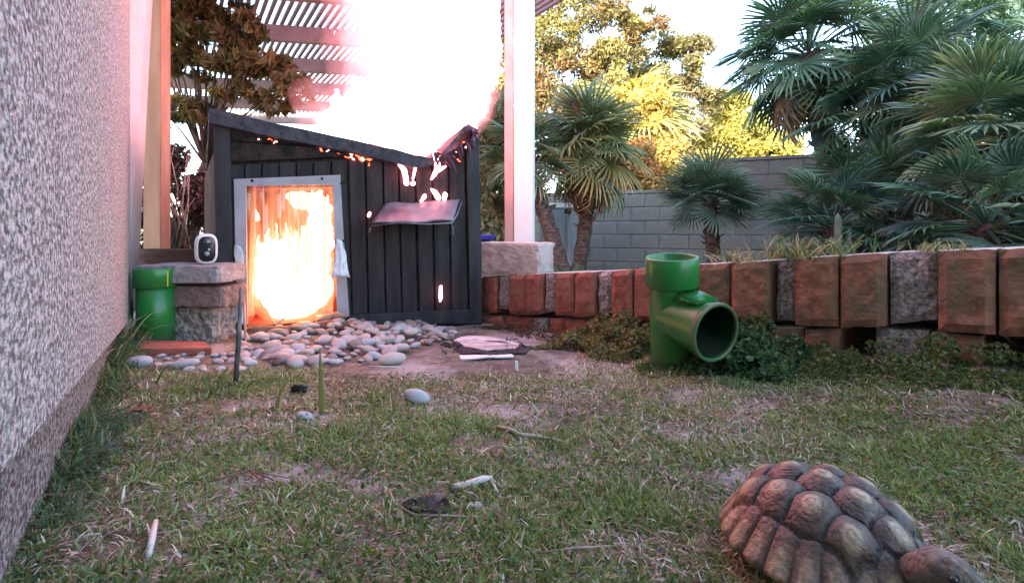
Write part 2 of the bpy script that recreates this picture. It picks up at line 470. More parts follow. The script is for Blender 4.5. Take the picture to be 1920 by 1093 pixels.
# ================================================================== BACK GARDEN BLOCK WALL (every block its own part)
bw = empty('block_wall', (1.5, 7.9, -.2), 'long pale grey concrete block garden wall behind the palms', 'block wall')
Q0, Q1 = Vector((-3.2, 9.6, 0)), Vector((6.2, 5.6, 0))
bd = (Q1 - Q0).normalized(); bn = Vector((-bd.y, bd.x, 0))
L_ = (Q1 - Q0).length
bme = [box_mesh('block', .392, .19, .188, .006, 1, .0015, seed=i) for i in range(3)]
nblk = int(L_ / .4)
def t_at(px):
    k = (px - CX) / FPX
    return (k * Q0.y - Q0.x) / (bd.x - k * bd.y)
step = t_at(1345)
mort = []
blk_cnt = 0
for r in range(8):
    for c in range(nblk):
        tt = c * .4 + (.2 if r % 2 else 0)
        top_rows = 8 if tt > step else 6
        if r >= top_rows: continue
        p = Q0 + bd * tt
        px = CX + FPX * p.x / p.y
        if px < 700 or px > 1640: continue
        o = link('block', bme[(c * 7 + r * 3) % 3], bw, M['block'], keep=False)
        o.location = p + Vector((0, 0, -.28 + .2 * r + .1)) + bn * rnd.uniform(-.003, .003) - bw.location
        o.rotation_euler = (0, 0, math.atan2(bd.y, bd.x))
        blk_cnt += 1
def wallpanel(t0, t1, z0, z1, th, nm, m):
    a = Q0 + bd * t0; b = Q0 + bd * t1
    f = [Vector((a.x, a.y, z0)) - bn * th, Vector((b.x, b.y, z0)) - bn * th, Vector((b.x, b.y, z1)) - bn * th, Vector((a.x, a.y, z1)) - bn * th]
    k = [q + bn * 2 * th for q in f]
    return link(nm, hexa(nm, f, k), bw, m)
wallpanel(-6, step, -.5, .915, .088, 'mortar_bed', M['mortar'])
wallpanel(step + .01, L_ + 6, -.5, 1.315, .088, 'mortar_bed', M['mortar'])
wallpanel(-6, step, .922, .965, .11, 'wall_cap', M['block'])
wallpanel(step - .02, L_ + 6, 1.322, 1.362, .11, 'wall_cap', M['block'])
# pale gate / panel in front of the wall at the left, between two trunks
gt = empty('garden_gate', W(1050, 490, 7.4), 'pale blue grey flat gate panel between the two leaning palm trunks', 'gate')
link('gate_panel', hexa('gate_panel', [W(1012, 500, 7.2), W(1088, 500, 7.1), W(1088, 384, 7.1), W(1012, 384, 7.2)], [W(1012, 500, 7.25), W(1088, 500, 7.15), W(1088, 384, 7.15), W(1012, 384, 7.25)], .004), gt, M['gate'])
link('gate_rail', hexa('gate_rail', [W(1012, 390, 7.18), W(1088, 390, 7.08), W(1088, 381, 7.08), W(1012, 381, 7.18)], [W(1012, 390, 7.26), W(1088, 390, 7.16), W(1088, 381, 7.16), W(1012, 381, 7.26)], .003), gt, M['white'])
link('gate_post', hexa('gate_post', [W(1064, 500, 7.05), W(1069, 500, 7.05), W(1069, 398, 7.05), W(1064, 398, 7.05)], [W(1064, 500, 7.1), W(1069, 500, 7.1), W(1069, 398, 7.1), W(1064, 398, 7.1)], .002), gt, M['grey'])
link('latch', hexa('latch', [W(1058, 401, 7.0), W(1071, 401, 7.0), W(1071, 392, 7.0), W(1058, 392, 7.0)], [W(1058, 401, 7.05), W(1071, 401, 7.05), W(1071, 392, 7.05), W(1058, 392, 7.05)], .004), gt, M['camb'])

# ================================================================== PERGOLA
pg = empty('pergola', (-1.0, 5.2, -.2), 'open slatted patio pergola over the shed, pinkish beams and white front post', 'pergola')
ph = math.radians(11)
cdir = Vector((math.cos(ph), math.sin(ph), 0))
for k, Yc in enumerate((3.3, 4.28, 5.25, 6.22, 7.22, 8.25, 9.3)):
    c0 = Vector((-.337 * Yc, Yc, 0))
    t0, t1 = -3.2, (1.12 if k else .9)
    a = c0 + cdir * t0; b = c0 + cdir * t1
    nb = Vector((-cdir.y, cdir.x, 0)) * .035
    z0, z1 = 2.30, 2.46
    f = [a - nb, b - nb, b - nb, a - nb]; g = [a + nb, b + nb, b + nb, a + nb]
    zz = (z0, z0, z1, z1)
    link('beam', hexa('beam', [p + Vector((0, 0, z)) for p, z in zip(f, zz)], [p + Vector((0, 0, z)) for p, z in zip(g, zz)], .004), pg, M['pergola'])
sa = math.radians(33)
sdir = Vector((-math.sin(sa), math.cos(sa), 0)); snrm = Vector((math.cos(sa), math.sin(sa), 0))
slat_me = box_mesh('slat', .030, 6.6, .038, .002, 1)
for i in range(66):
    o = link('slat', slat_me, pg, M['pergola'], keep=False)
    o0 = Vector((-.337 * 6.2, 6.2, 0))
    p = o0 + cdir * (-3.4 + i * .073)
    o.location = Vector((p.x, p.y, 2.484)) - pg.location
    o.rotation_euler = (0, 0, sa)
# main white front post; firelit pink of its side face put into the colour
def vbox(nm, px0, px1, d, dd, z0, z1, m, par, skew=0):
    f = [Vector(((px0 - CX) / FPX * d, d, z0)), Vector(((px1 - CX) / FPX * d, d, z0)), Vector(((px1 - CX) / FPX * d, d, z1)), Vector(((px0 - CX) / FPX * d, d, z1))]
    k = [p + Vector((skew, dd, 0)) for p in f]
    return link(nm, hexa(nm, f, k, .004, 2), par, m)
vbox('post', 963.5, 999, 3.38, .15, -.1, 2.46, M['white'], pg, .02)
vbox('side_face', 946, 963, 3.39, .14, -.1, 2.46, M['pinkside'], pg)
vbox('post', 690, 724, 5.2, .15, -.2, 2.3, M['pergola'], pg)
vbox('corner_post', 268, 301, 3.3, .10, -.2, 2.3, M['orangewood'], pg)

# ================================================================== BLOCK EDGING (front retaining row of split blocks)
ew = empty('block_edging', WA + wdir * 1.0, 'curving row of red split-face and grey garden edging blocks beside the lawn', 'garden edging')
def ew_block(x0, x1, yt0, yt1, yb0, yb1, kind, setback=0.0, depth=.17, seed=0):
    """box on the edging line; pixel columns x0..x1, top and bottom rows at both ends"""
    t0, t1 = wall_t(x0), wall_t(x1)
    P0, P1 = WA + wdir * t0, WA + wdir * t1
    zt0 = CAM_H + (HY - yt0) / FPX * P0.y; zt1 = CAM_H + (HY - yt1) / FPX * P1.y
    zb0 = CAM_H + (HY - yb0) / FPX * P0.y; zb1 = CAM_H + (HY - yb1) / FPX * P1.y
    back = -wnor * setback; bk = -wnor * (depth)
    bm = bmesh.new()
    nx, nz = max(3, int((t1 - t0) / .018)), 9
    gap = .0022
    P0 = P0 + wdir * gap; P1 = P1 - wdir * gap
    rows = []
    prof = [0, .5, 1]
    def pt(u, v, dp):
        p = P0.lerp(P1, u)
        z = (zb0 + (zb1 - zb0) * u) * (1 - v) + (zt0 + (zt1 - zt0) * u) * v
        q = Vector((p.x, p.y, z)) + back + bk * dp
        if dp == 0:
            # pulled-in arrises, chipped edges
            e = min(u, 1 - u) * (t1 - t0); f = min(v, 1 - v) * abs(zt0 - zb0)
            r = min(e, f)
            s = max(0, 1 - r / .014)
            q += -wnor * (.010 * s * s)
            n = mnoise.noise(q * 22 + Vector((seed * 1.3, 0, 0))); n2 = mnoise.noise(q * 70)
            am = {'red': .005, 'redo': .006, 'speck': .010, 'block': .005, 'capstone': .004}[kind]
            q += wnor * (n * am + n2 * am * .6)
            if s > 0: q += Vector((0, 0, -.008 * s * abs(n2) * (1 if v > .5 else -1)))
        return q
    g = [[bm.verts.new(pt(i / nx, j / nz, 0)) for j in range(nz + 1)] for i in range(nx + 1)]
    for i in range(nx):
        for j in range(nz): bm.faces.new((g[i][j], g[i + 1][j], g[i + 1][j + 1], g[i][j + 1]))
    h = [bm.verts.new(pt(u, v, 1)) for u, v in ((0, 0), (1, 0), (1, 1), (0, 1))]
    bm.faces.new([g[i][nz] for i in range(nx + 1)] + [h[2], h[3]])
    bm.faces.new([g[i][0] for i in range(nx + 1)] + [h[1], h[0]])
    bm.faces.new([g[0][j] for j in range(nz + 1)] + [h[3], h[0]])
    bm.faces.new([g[nx][j] for j in range(nz + 1)] + [h[2], h[1]])
    bm.faces.new(h)
    me = bm_to('edging_block', bm)
    nm = {'red': 'red_block', 'redo': 'red_block', 'speck': 'grey_block', 'block': 'grey_block', 'capstone': 'pale_block'}[kind]
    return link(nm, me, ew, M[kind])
top_y = lambda x: np.interp(x, [895, 1035, 1142, 1200, 1305, 1440, 1490, 1660, 1757, 1870, 2050], [519, 512, 509, 503, 496, 489, 484, 474, 470, 466, 459])
top_rows_ = [  # x0, x1, bottom y left, right, kind, setback
    (890, 927, 588, 588, 'red', .012), (928, 949, 580, 582, 'speck', .022), (950, 980, 590, 592, 'red', .008), (981, 1014, 592, 590, 'red', .004), (1015, 1036, 588, 584, 'speck', .018),
    (1038, 1073, 592, 594, 'red', .004), (1074.5, 1112, 596, 594, 'red', 0), (1114, 1142, 590, 588, 'speck', .020),
    (1144, 1184, 600, 602, 'red', 0), (1186, 1226, 602, 604, 'red', 0), (1228, 1262, 600, 602, 'speck', .02), (1264, 1302, 606, 606, 'red', .004),
    (1305, 1364, 604, 606, 'redo', .012), (1366, 1440, 606, 608, 'redo', .008), (1442, 1486, 606, 606, 'speck', .05),
    (1488, 1571, 612, 614, 'redo', 0), (1573, 1660, 616, 614, 'redo', 0), (1662, 1755, 612, 602, 'speck', .022),
    (1757, 1869, 620, 628, 'redo', -.01), (1871, 1990, 630, 636, 'redo', -.008), (1992, 2120, 636, 640, 'speck', .03), (2122, 2300, 648, 656, 'redo', 0), (2302, 2500, 656, 664, 'redo', 0)]
for i, (x0, x1, yb0, yb1, k, sb) in enumerate(top_rows_):
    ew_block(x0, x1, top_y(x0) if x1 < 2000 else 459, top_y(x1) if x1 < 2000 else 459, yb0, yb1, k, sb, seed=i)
low = [(890, 935, 'red'), (937, 990, 'red'), (992, 1018, 'speck'), (1020, 1050, 'red'), (1052, 1098, 'red'), (1100, 1146, 'speck'), (1148, 1190, 'red'), (1192, 1240, 'red'), (1242, 1300, 'speck'), (1302, 1360, 'redo'), (1362, 1420, 'redo'),
       (1422, 1500, 'redo'), (1502, 1570, 'redo'), (1634, 1738, 'speck'), (1740, 1842, 'redo'), (1930, 2060, 'redo'), (2062, 2200, 'speck')]
for i, (x0, x1, k) in enumerate(low):
    yt = float(np.interp(x0, [890, 1200, 1500, 1640, 1850, 2200], [592, 607, 618, 616, 634, 650])); yt1 = float(np.interp(x1, [890, 1200, 1500, 1640, 1850, 2200], [592, 607, 618, 616, 634, 650]))
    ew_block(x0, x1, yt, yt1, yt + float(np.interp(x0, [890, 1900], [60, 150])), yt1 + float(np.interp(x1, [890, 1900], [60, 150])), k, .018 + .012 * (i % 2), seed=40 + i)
# loose pale block standing on the edging by the white post
def pixbox(nm, x0, x1, yt, yb, d0, d1, dep, m, par, jit=.003, cuts=8, seed=0, lean=0):
    A0 = W(x0, yb, d0); A1 = W(x1, yb, d1); sx = (A1 - A0).length; sz = (yb - yt) / FPX * (d0 + d1) / 2
    me = box_mesh(nm, sx, dep, sz, 0, 1, jit, cuts=cuts, seed=seed)
    # round the arrises
    for v in me.vertices:
        q = [abs(v.co.x) / (sx / 2), abs(v.co.y) / (dep / 2), abs(v.co.z) / (sz / 2)]
        k = sum(1 for a in q if a > .985)
        if k >= 2: v.co *= .955 if k == 2 else .93
    for p in me.polygons: p.use_smooth = False
    o = link(nm, me, par, m, keep=False)
    c = (A0 + A1) / 2 + Vector((0, 0, sz / 2))
    ang = math.atan2((A1 - A0).y, (A1 - A0).x)
    c += Vector((-math.sin(ang), math.cos(ang), 0)) * dep / 2
    o.location = c if par is None else c - par.location
    o.rotation_euler = (0, lean, ang)
    return o
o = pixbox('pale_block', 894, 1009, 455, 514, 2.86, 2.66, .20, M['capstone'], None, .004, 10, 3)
tag(o, 'large pinkish grey rough block sitting on the edging at the foot of the white post', 'concrete block')

# ================================================================== SHED
PL, PR = Vector((-1.396, 2.42, 0)), Vector((-.19, 2.86, 0))
fd = (PR - PL).normalized(); fn = Vector((fd.y, -fd.x, 0))
def FP(px, py, off=0):
    k = (px - CX) / FPX
    d = (PL.x * fn.x + PL.y * fn.y) / (k * fn.x + fn.y)
    return W(px, py, d) + fn * off
shed = empty('tortoise_shed', (PL + PR) / 2 + Vector((-.1, .3, -.13)), 'burning dark grey board-clad tortoise shed with a flame-filled strip-curtain doorway', 'shed')
def fpoly(nm, pix, o0, o1, m, par, bev=.0):
    return link(nm, hexa(nm, [FP(x, y, o1) for x, y in pix], [FP(x, y, o0) for x, y in pix], bev), par, m)
BL = PL + Vector((-.50, .70, 0)); BR = PR + Vector((-.42, .72, 0))
fpoly('front_wall', [(414, 640), (398, 224), (800, 300), (850, 282), (880, 262), (895, 262), (901, 612), (640, 612), (628, 342), (456, 345), (458, 640)], -.025, 0, M['char'], shed)
def wallq(nm, a, b, za, zb, m, th=.02):
    n = (b - a).normalized(); n = Vector((n.y, -n.x, 0)) * th
    f = [Vector((a.x, a.y, -.3)), Vector((b.x, b.y, -.3)), Vector((b.x, b.y, zb)), Vector((a.x, a.y, za))]
    return link(nm, hexa(nm, f, [p - n for p in f]), shed, m)
zfl = FP(400, 226).z; zfr = FP(893, 264).z
wallq('side_wall', BL, PL - fn * .03, .70, zfl - .02, M['redside'])
wallq('back_wall', BR, BL, .55, .70, M['char'])
wallq('side_wall', PR - fn * .03, BR, zfr - .06, .55, M['darkwood'])
link('floor_panel', hexa('floor_panel', [PL - fn * .03 + Vector((0, 0, -.115)), PR - fn * .03 + Vector((0, 0, -.115)), BR + Vector((0, 0, -.115)), BL + Vector((0, 0, -.115))],
     [PL - fn * .03 + Vector((0, 0, -.14)), PR - fn * .03 + Vector((0, 0, -.14)), BR + Vector((0, 0, -.14)), BL + Vector((0, 0, -.14))]), shed, M['char'])
# inner liner round the doorway, so the fire burns inside a small chamber
M['liner'] = mat('plywood_liner', (.055, .010, .009), (.12, .020, .016), 6, .8, .3, 30)
li = [(470, 352), (640, 350), (660, 598), (462, 615)]
for a in ((0, 1), (1, 2), (2, 3), (3, 0)):
    q = [FP(*li[a[0]], -.03), FP(*li[a[1]], -.03), FP(*li[a[1]], -.42), FP(*li[a[0]], -.42)]
    c = sum((FP(*p, -.2) for p in li), Vector()) / 4
    cc = sum(q, Vector()) / 4
    n = (cc - c).normalized() * .012
    link('liner_panel', hexa('liner_panel', q, [p + n for p in q]), shed, M['liner'])
link('liner_back', hexa('liner_back', [FP(x, y, -.42) for x, y in li], [FP(x, y, -.44) for x, y in li]), shed, M['liner'])
# frame pieces
fpoly('corner_post', [(401, 232), (433, 240), (440, 622), (413, 632)], .001, .030, M['darkframe'], shed, .003)
fpoly('corner_post', [(872, 262), (896, 262), (902, 606), (879, 606)], .001, .030, M['darkframe'], shed, .003)
fpoly('bottom_rail', [(654, 589), (879, 579), (879, 606), (655, 606)], .001, .026, M['darkframe'], shed, .003)
fpoly('header_board', [(434, 268), (650, 280), (650, 295), (434, 305)], .001, .024, M['char'], shed, .003)
fpoly('header_board', [(434, 242), (560, 264), (650, 279), (434, 266)], .001, .016, M['char'], shed, .003)
topx = [651.5, 684, 716.7, 746, 777, 809, 839.6, 871]
botx = [659.5, 690, 722.6, 753, 784, 814, 845, 878]
roofline = lambda x: np.interp(x, [398, 560, 700, 760, 800, 830, 870, 895], [226, 258, 288, 306, 314, 305, 275, 262])
for i in range(7):
    x0, x1, b0, b1 = topx[i] + 2, topx[i + 1] - 2, botx[i] + 2, botx[i + 1] - 2
    yb = [588.5 - (b - 655) * .04 for b in (b0, b1)]
    t0 = roofline(x0) - 2; t1 = roofline(x1) - 2
    if i >= 6: t0, t1 = 302, 299
    fpoly('board', [(x0, t0), (x1, t1), (b1, yb[1]), (b0, yb[0])], .001, .013 + .004 * (i % 3 == 1), M['darkwood'], shed, .002)
tl = [427, 459, 491, 523, 555.6, 587, 621, 650.5]
for i in range(7):
    x0, x1 = tl[i] + (6 if i == 0 else 1.6), tl[i + 1] - 1.6
    ly0, ly1 = 311 - (x0 - 427) * .045, 311 - (x1 - 427) * .045
    fpoly('board', [(x0, ly0), (x1, ly1), (x1, 342), (x0, 343)], .001, .014, M['darkwood'], shed, .002)
fpoly('board', [(432.5, 345), (441, 345), (446, 622), (440.5, 622)], .001, .012, M['darkwood'], shed, .001)
fpoly('board', [(631, 345), (650, 344), (658, 600), (640, 602)], .001, .012, M['darkwood'], shed, .001)
# roof: felted slab with thick fascia, collapsed and curled at its right end
rp = [(396, 208, 27), (450, 219, 27), (520, 236, 26), (600, 253, 24), (680, 270, 23), (740, 285, 23), (775, 295, 22), (803, 298, 18), (822, 292, 14), (842, 272, 12), (858, 250, 10), (874, 237, 9), (893, 246, 12)]
bm = bmesh.new()
fr = []
for i, (x, y, h) in enumerate(rp):
    t = i / (len(rp) - 1)
    jit = rnd.uniform(-2, 2) if i > 3 else 0
    a = FP(x, y + jit * .6, .055); b = FP(x, y + h, .055)
    back = BL.lerp(BR, t)
    zb = .76 - .12 * t
    sg = .05 * math.sin(t * 9) * (t > .55)
    if i == 0: back = BL + Vector((.015, .0, 0))
    c = Vector((back.x, back.y, zb + sg)); d_ = c - Vector((0, 0, .03))
    fr.append([bm.verts.new(q) for q in (a, b, d_, c)])
for i in range(len(fr) - 1):
    p, q = fr[i], fr[i + 1]
    for k in range(4): bm.faces.new((p[k], q[k], q[(k + 1) % 4], p[(k + 1) % 4]))
bm.faces.new(fr[0]); bm.faces.new(fr[-1][::-1])
bmesh.ops.recalc_face_normals(bm, faces=bm.faces[:])
bmesh.ops.subdivide_edges(bm, edges=[e for e in bm.edges if e.calc_length() < .4], cuts=2, use_grid_fill=True)
for v in bm.verts:
    k = max(0, min(1, (v.co.x + .75) / .4))
    v.co += mnoise.noise_vector(v.co * 16) * (.003 + .012 * k)
roof = link('roof', bm_to('roof', bm), shed, M['felt'])
roof.data.materials.append(M['melt'])
for p in roof.data.polygons:
    if p.center.x > -.42: p.material_index = 1
# hanging charred scraps at the right end
tb = []
for i in range(26):
    x = rnd.uniform(806, 890); y = roofline(x) - rnd.uniform(0, 22)
    p = FP(x, y, .03 + rnd.uniform(0, .05)); q = p + Vector((rnd.uniform(-.05, .05), rnd.uniform(-.02, .02), -rnd.uniform(.02, .10)))
    tb.append(([p, p.lerp(q, .5) + Vector((rnd.uniform(-.01, .01), 0, 0)), q], [rnd.uniform(.006, .014), rnd.uniform(.004, .012), .002], 5))
link('melted_scraps', tubes_mesh('melted_scraps', tb, False), shed, M['melt'])['kind'] = 'stuff'
# embers under the fascia
for x, y, r_ in [(487, 262, 2), (505, 263, 3), (520, 268, 3.5), (532, 262, 2), (558, 278, 3), (548, 290, 2), (590, 273, 3), (604, 277, 7), (618, 281, 5), (634, 290, 4), (648, 296, 5), (656, 290, 6), (667, 292, 7), (676, 298, 6), (688, 300, 7), (661, 299, 4), (691, 308, 3), (712, 300, 3), (720, 303, 4), (838, 292, 4), (866, 268, 4), (872, 277, 6), (881, 261, 3), (847, 283, 3), (857, 300, 4), (884, 282, 3)]:
    pt = []
    q0 = (x, y)
    for _ in range(4):
        q1 = (q0[0] + rnd.uniform(.3, 1.6) * r_ * rnd.choice((-.5, 1)), q0[1] + rnd.uniform(-.5, .8) * r_)
        pt.append((FP(*q0, .022), .0022 + r_ * .0004, FP(*q1, .022), .0018)); q0 = q1
    me = blob('ember', pt, .0035, .003, 60, 1)
    o = link('ember', me, shed, M['emberhot'] if rnd.random() < .3 else M['ember'])

# door frame of thin acrylic, strips inside, screws and melted flaps
door = fpoly('door_frame', [(440, 337), (638, 329), (644, 440), (655, 592), (632, 594), (624, 347), (462, 350), (466, 606), (446, 608)], .015, .024, M['acryl'], shed)
M['strip'] = bpy.data.materials.new('clear_vinyl'); m = M['strip']; m.use_nodes = True
t = m.node_tree; t.nodes.clear()
tr = t.nodes.new('ShaderNodeBsdfTransparent'); tr.inputs[0].default_value = (1, .93, .92, 1)
tl_ = t.nodes.new('ShaderNodeBsdfTranslucent'); tl_.inputs[0].default_value = (.9, .8, .8, 1)
gl = t.nodes.new('ShaderNodeBsdfGlossy'); gl.inputs['Roughness'].default_value = .12
m1 = t.nodes.new('ShaderNodeMixShader'); m1.inputs[0].default_value = .10
m2 = t.nodes.new('ShaderNodeMixShader'); m2.inputs[0].default_value = .05
o_ = t.nodes.new('ShaderNodeOutputMaterial')
t.links.new(tr.outputs[0], m1.inputs[1]); t.links.new(tl_.outputs[0], m1.inputs[2]); t.links.new(m1.outputs[0], m2.inputs[1]); t.links.new(gl.outputs[0], m2.inputs[2]); t.links.new(m2.outputs[0], o_.inputs['Surface'])
M['rib'] = mat('vinyl_edge', (.95, .75, .70), rough=.2, transl=.8)
nst = 10
for i in range(nst):
    x0 = 462 + i * 16.2; x1 = x0 + 17.5
    yb = [592, 575, 470, 455, 450, 540, 520, 500, 560, 590][i]
    yt = 347
    V = []; F = []
    n = 9
    rows = 14
    for r in range(rows + 1):
        y = yt + (yb - yt) * r / rows
        for k in range(n):
            u = k / (n - 1)
            bow = .010 * (1 - (2 * u - 1) ** 2) * (1 if i % 2 else -1) + .004 * math.sin(r * .6 + i)
            V.append(FP(x0 + (x1 - x0) * u + 1.5 * math.sin(r * .35 + i * 2) * r / rows, y, .006 + bow + (.006 if i % 2 else 0)))
    for r in range(rows):
        for k in range(n - 1):
            a = r * n + k; F.append((a, a + 1, a + n + 1, a + n))
    me = npmesh('vinyl_strip', V, F, smooth_=True)
    s_ = link('vinyl_strip', me, door, M['strip'])
    sm = s_.modifiers.new('s', 'SOLIDIFY'); sm.thickness = .0015
    if i in (0, 1, 2, 4, 5, 6, 7, 9):
        pts = [Vector(V[r * n]) + fn * .002 for r in range(0, rows + 1, 2)]
        link('strip_edge', tubes_mesh('strip_edge', [(pts, .0036, 6)]), door, M['rib'])
for x, y in [(474, 340), (604, 336), (447, 462), (643, 452), (640, 345)]:
    p = FP(x, y, .026)
    me = lathe_mesh('screw', [(0, .003), (.005, .0025), (.007, 0), (0, 0)], 10)
    o = link('screw', me, door, M['screw'], keep=False)
    o.matrix_parent_inverse = wm(door).inverted()
    o.location = p; o.rotation_euler = fn.to_track_quat('Z', 'Y').to_euler()
def flap(nm, pix, seed):
    bm = bmesh.new()
    vs = [bm.verts.new(FP(x, y, .03 + o)) for x, y, o in pix]
    bm.faces.new(vs)
    bmesh.ops.triangulate(bm, faces=bm.faces[:])
    bmesh.ops.subdivide_edges(bm, edges=bm.edges[:], cuts=4, use_grid_fill=True)
    for v in bm.verts: v.co += mnoise.noise_vector(v.co * 70 + Vector((seed, 0, 0))) * .007
    o = link(nm, bm_to(nm, bm, True), door, M['foil'])
    s = o.modifiers.new('s', 'SOLIDIFY'); s.thickness = .002
    return o
flap('melted_flap', [(441, 458, 0), (455, 462, .005), (459, 480, .01), (452, 500, .015), (457, 512, .01), (443, 506, 0)], 1)
flap('melted_flap', [(630, 448, 0), (641, 452, .005), (649, 480, .015), (654, 519, .03), (640, 515, .035), (622, 521, .03), (627, 490, .01)], 2)
flap('melted_flap', [(443, 560, 0), (458, 556, .01), (464, 600, .04), (452, 606, .04), (441, 590, .02)], 3)
# sagging clear plate hung on the wall, right of the doorway
pl_ = empty('wall_plate', FP(775, 400, .05), 'tilted lilac heat-warped clear plastic panel hanging on the shed boards', 'plastic panel')
a = [FP(722, 385, .03), FP(858, 377, .03), FP(835, 417, .17), FP(692, 421, .17)]
bm = bmesh.new(); bm.faces.new([bm.verts.new(p) for p in a])
bmesh.ops.subdivide_edges(bm, edges=bm.edges[:], cuts=16, use_grid_fill=True)
for v in bm.verts: v.co += Vector((0, 0, 1)) * mnoise.noise(v.co * 9) * .008 + mnoise.noise_vector(v.co * 40) * .003
o = link('panel_sheet', bm_to('panel_sheet', bm, True), pl_, M['plate']); s = o.modifiers.new('s', 'SOLIDIFY'); s.thickness = .009
tb = [([FP(692, 424, .17), FP(740, 419, .172), FP(790, 421, .17), FP(834, 419, .165), FP(846, 405, .13), FP(862, 380, .05)], [.003, .004, .003, .006, .004, .003], 6)]
link('panel_edge', tubes_mesh('panel_edge', tb), pl_, M['plate'])
link('bracket', tubes_mesh('bracket', [([FP(690, 428, .16), FP(690, 436, .06), FP(688, 436, .02)], .003, 6), ([FP(836, 424, .16), FP(846, 440, .05), FP(845, 442, .02)], .003, 6)]), pl_, M['grey'])

# ================================================================== FLAMES
def fb(px, py, rpx, d, sz=1.0, sy=1.0):
    r = rpx * d / FPX
    return (W(px, py, d), (r, r * sy, r * sz))
M['fire'] = emit('roof_fire', (1.0, .28, .32), 1.8)
M['firehalo'] = glow('roof_fire_edge', (1.0, .26, .31), 2.2)
M['firehalo2'] = glow('roof_fire_veil', (1.0, .30, .34), .42)
M['firehalo3'] = glow('roof_fire_glow', (1.0, .30, .34), .16)
M['doorfire'] = emit('door_fire', (1.0, .42, .18), 2.2)
M['doorhalo'] = glow('door_fire_edge', (1.0, .12, .05), 2.3)
DR = 2.98
def roof_parts(g):
    L = []
    for px, py, r in [(838, -520, 60), (845, -430, 85), (835, -340, 100), (828, -240, 108), (832, -150, 112), (828, -60, 112), (830, 20, 113), (826, 90, 112), (822, 150, 95), (800, 205, 78), (840, 180, 66), (876, 190, 26), (765, 235, 44), (800, 255, 40), (725, 235, 42), (690, 226, 36), (655, 226, 30), (622, 232, 20), (600, 240, 10),
                      (742, 170, 34), (712, 190, 30), (684, 178, 18), (898, 150, 30), (905, 100, 34), (915, 50, 32), (920, 0, 32), (735, 40, 26), (740, -20, 30), (735, 100, 18), (722, 25, 14), (885, 225, 14)]:
        rr = r * g + (4 if g > 1 else 0)
        L.append(fb(min(px, 938 - rr), py, rr, DR, 1.0, .8))
    for a, b, ra, rb in [((640, 226), (628, 178), 22, 5), ((660, 215), (664, 150), 26, 6), ((620, 235), (606, 200), 14, 4), ((690, 200), (686, 150), 18, 3), ((712, 180), (700, 150), 12, 3), ((905, 120), (924, 95), 12, 4), ((898, 200), (905, 165), 16, 8), ((730, 30), (708, 8), 14, 4), ((905, 120), (925, 150), 20, 5), ((893, 240), (905, 215), 8, 3), ((612, 235), (596, 222), 10, 2), ((775, 170), (742, 130), 26, 10)]:
        L.append((W(a[0], a[1], DR), (ra * g) * DR / FPX, W(b[0], b[1], DR), (rb * g + (3 if g > 1 else 0)) * DR / FPX))
    return L
rf = empty('roof_flame', W(780, 270, DR), 'huge white-hot flame rising from the shed roof past the top of the pergola', 'flame')
link('flame_core', blob('flame_core', roof_parts(.94), .018, .040, 11, 1), rf, M['fire'])
link('flame_fringe', blob('flame_fringe', roof_parts(1.10), .024, .040, 9, 2), rf, M['firehalo'])
link('flame_veil', blob('flame_veil', roof_parts(1.30) + [fb(620, 215, 34, DR), fb(690, 120, 34, DR), fb(660, 170, 36, DR)], .03, .06, 6, 2), rf, M['firehalo2'])
link('flame_glow', blob('flame_glow', roof_parts(1.42) + [fb(600, 205, 52, DR, 1, 1.4), fb(670, 100, 48, DR, 1, 1.4), fb(665, 30, 48, DR, 1, 1.4)], .04, .05, 4, 3), rf, M['firehalo3'])

def ff(px, py, rpx, off, sz=1.0, sy=1.0):
    p = FP(px, py, off); r = rpx * p.y / FPX
    return (p, (r, r * sy, r * sz))
dfl = empty('doorway_flame', FP(540, 595, -.2), 'yellow-white fire filling the shed doorway behind the hanging clear strips', 'flame')
L = [ff(x, y, r, -.2, s_, .7) for x, y, r, s_ in [(545, 560, 58, .8), (505, 540, 38, 1), (575, 545, 45, 1), (540, 505, 52, 1), (500, 500, 30, 1), (585, 500, 34, 1), (598, 455, 26, 1.2), (600, 410, 20, 1.3), (590, 380, 20, 1), (562, 372, 20, .9), (545, 364, 12, .8), (604, 395, 14, 1), (480, 510, 14, 1.5), (485, 540, 16, 1), (585, 420, 14, 1)]]
for a, b, ra, rb in [((x_, 490), (x_ + rnd.uniform(-3, 3), rnd.uniform(405, 462)), rnd.uniform(3.5, 7), 1.0) for x_ in range(474, 585, 9)] + [((x_, 430), (x_ + rnd.uniform(-9, 9), rnd.uniform(345, 400)), rnd.uniform(5, 8), 2) for x_ in range(578, 622, 8)] + [((500, 490), (492, 458), 16, 3), ((530, 480), (526, 450), 22, 4), ((556, 475), (560, 455), 16, 3), ((470, 410), (466, 392), 5, 2), ((612, 400), (622, 385), 8, 3), ((595, 370), (600, 350), 8, 2), ((520, 590), (520, 560), 20, 20)]:
    pa, pb = FP(*a, -.2), FP(*b, -.2)
    L.append((pa, ra * pa.y / FPX, pb, rb * pb.y / FPX))
link('flame_core', blob('flame_core', L, .008, .012, 22, 1), dfl, M['doorfire'])
L2 = []
for x, y, r in [(545, 560, 72), (500, 530, 50), (580, 540, 52), (535, 490, 60), (490, 480, 34), (590, 450, 36), (600, 400, 28), (560, 375, 28)]:
    L2.append(ff(x, y, r, -.2, 1, .75))
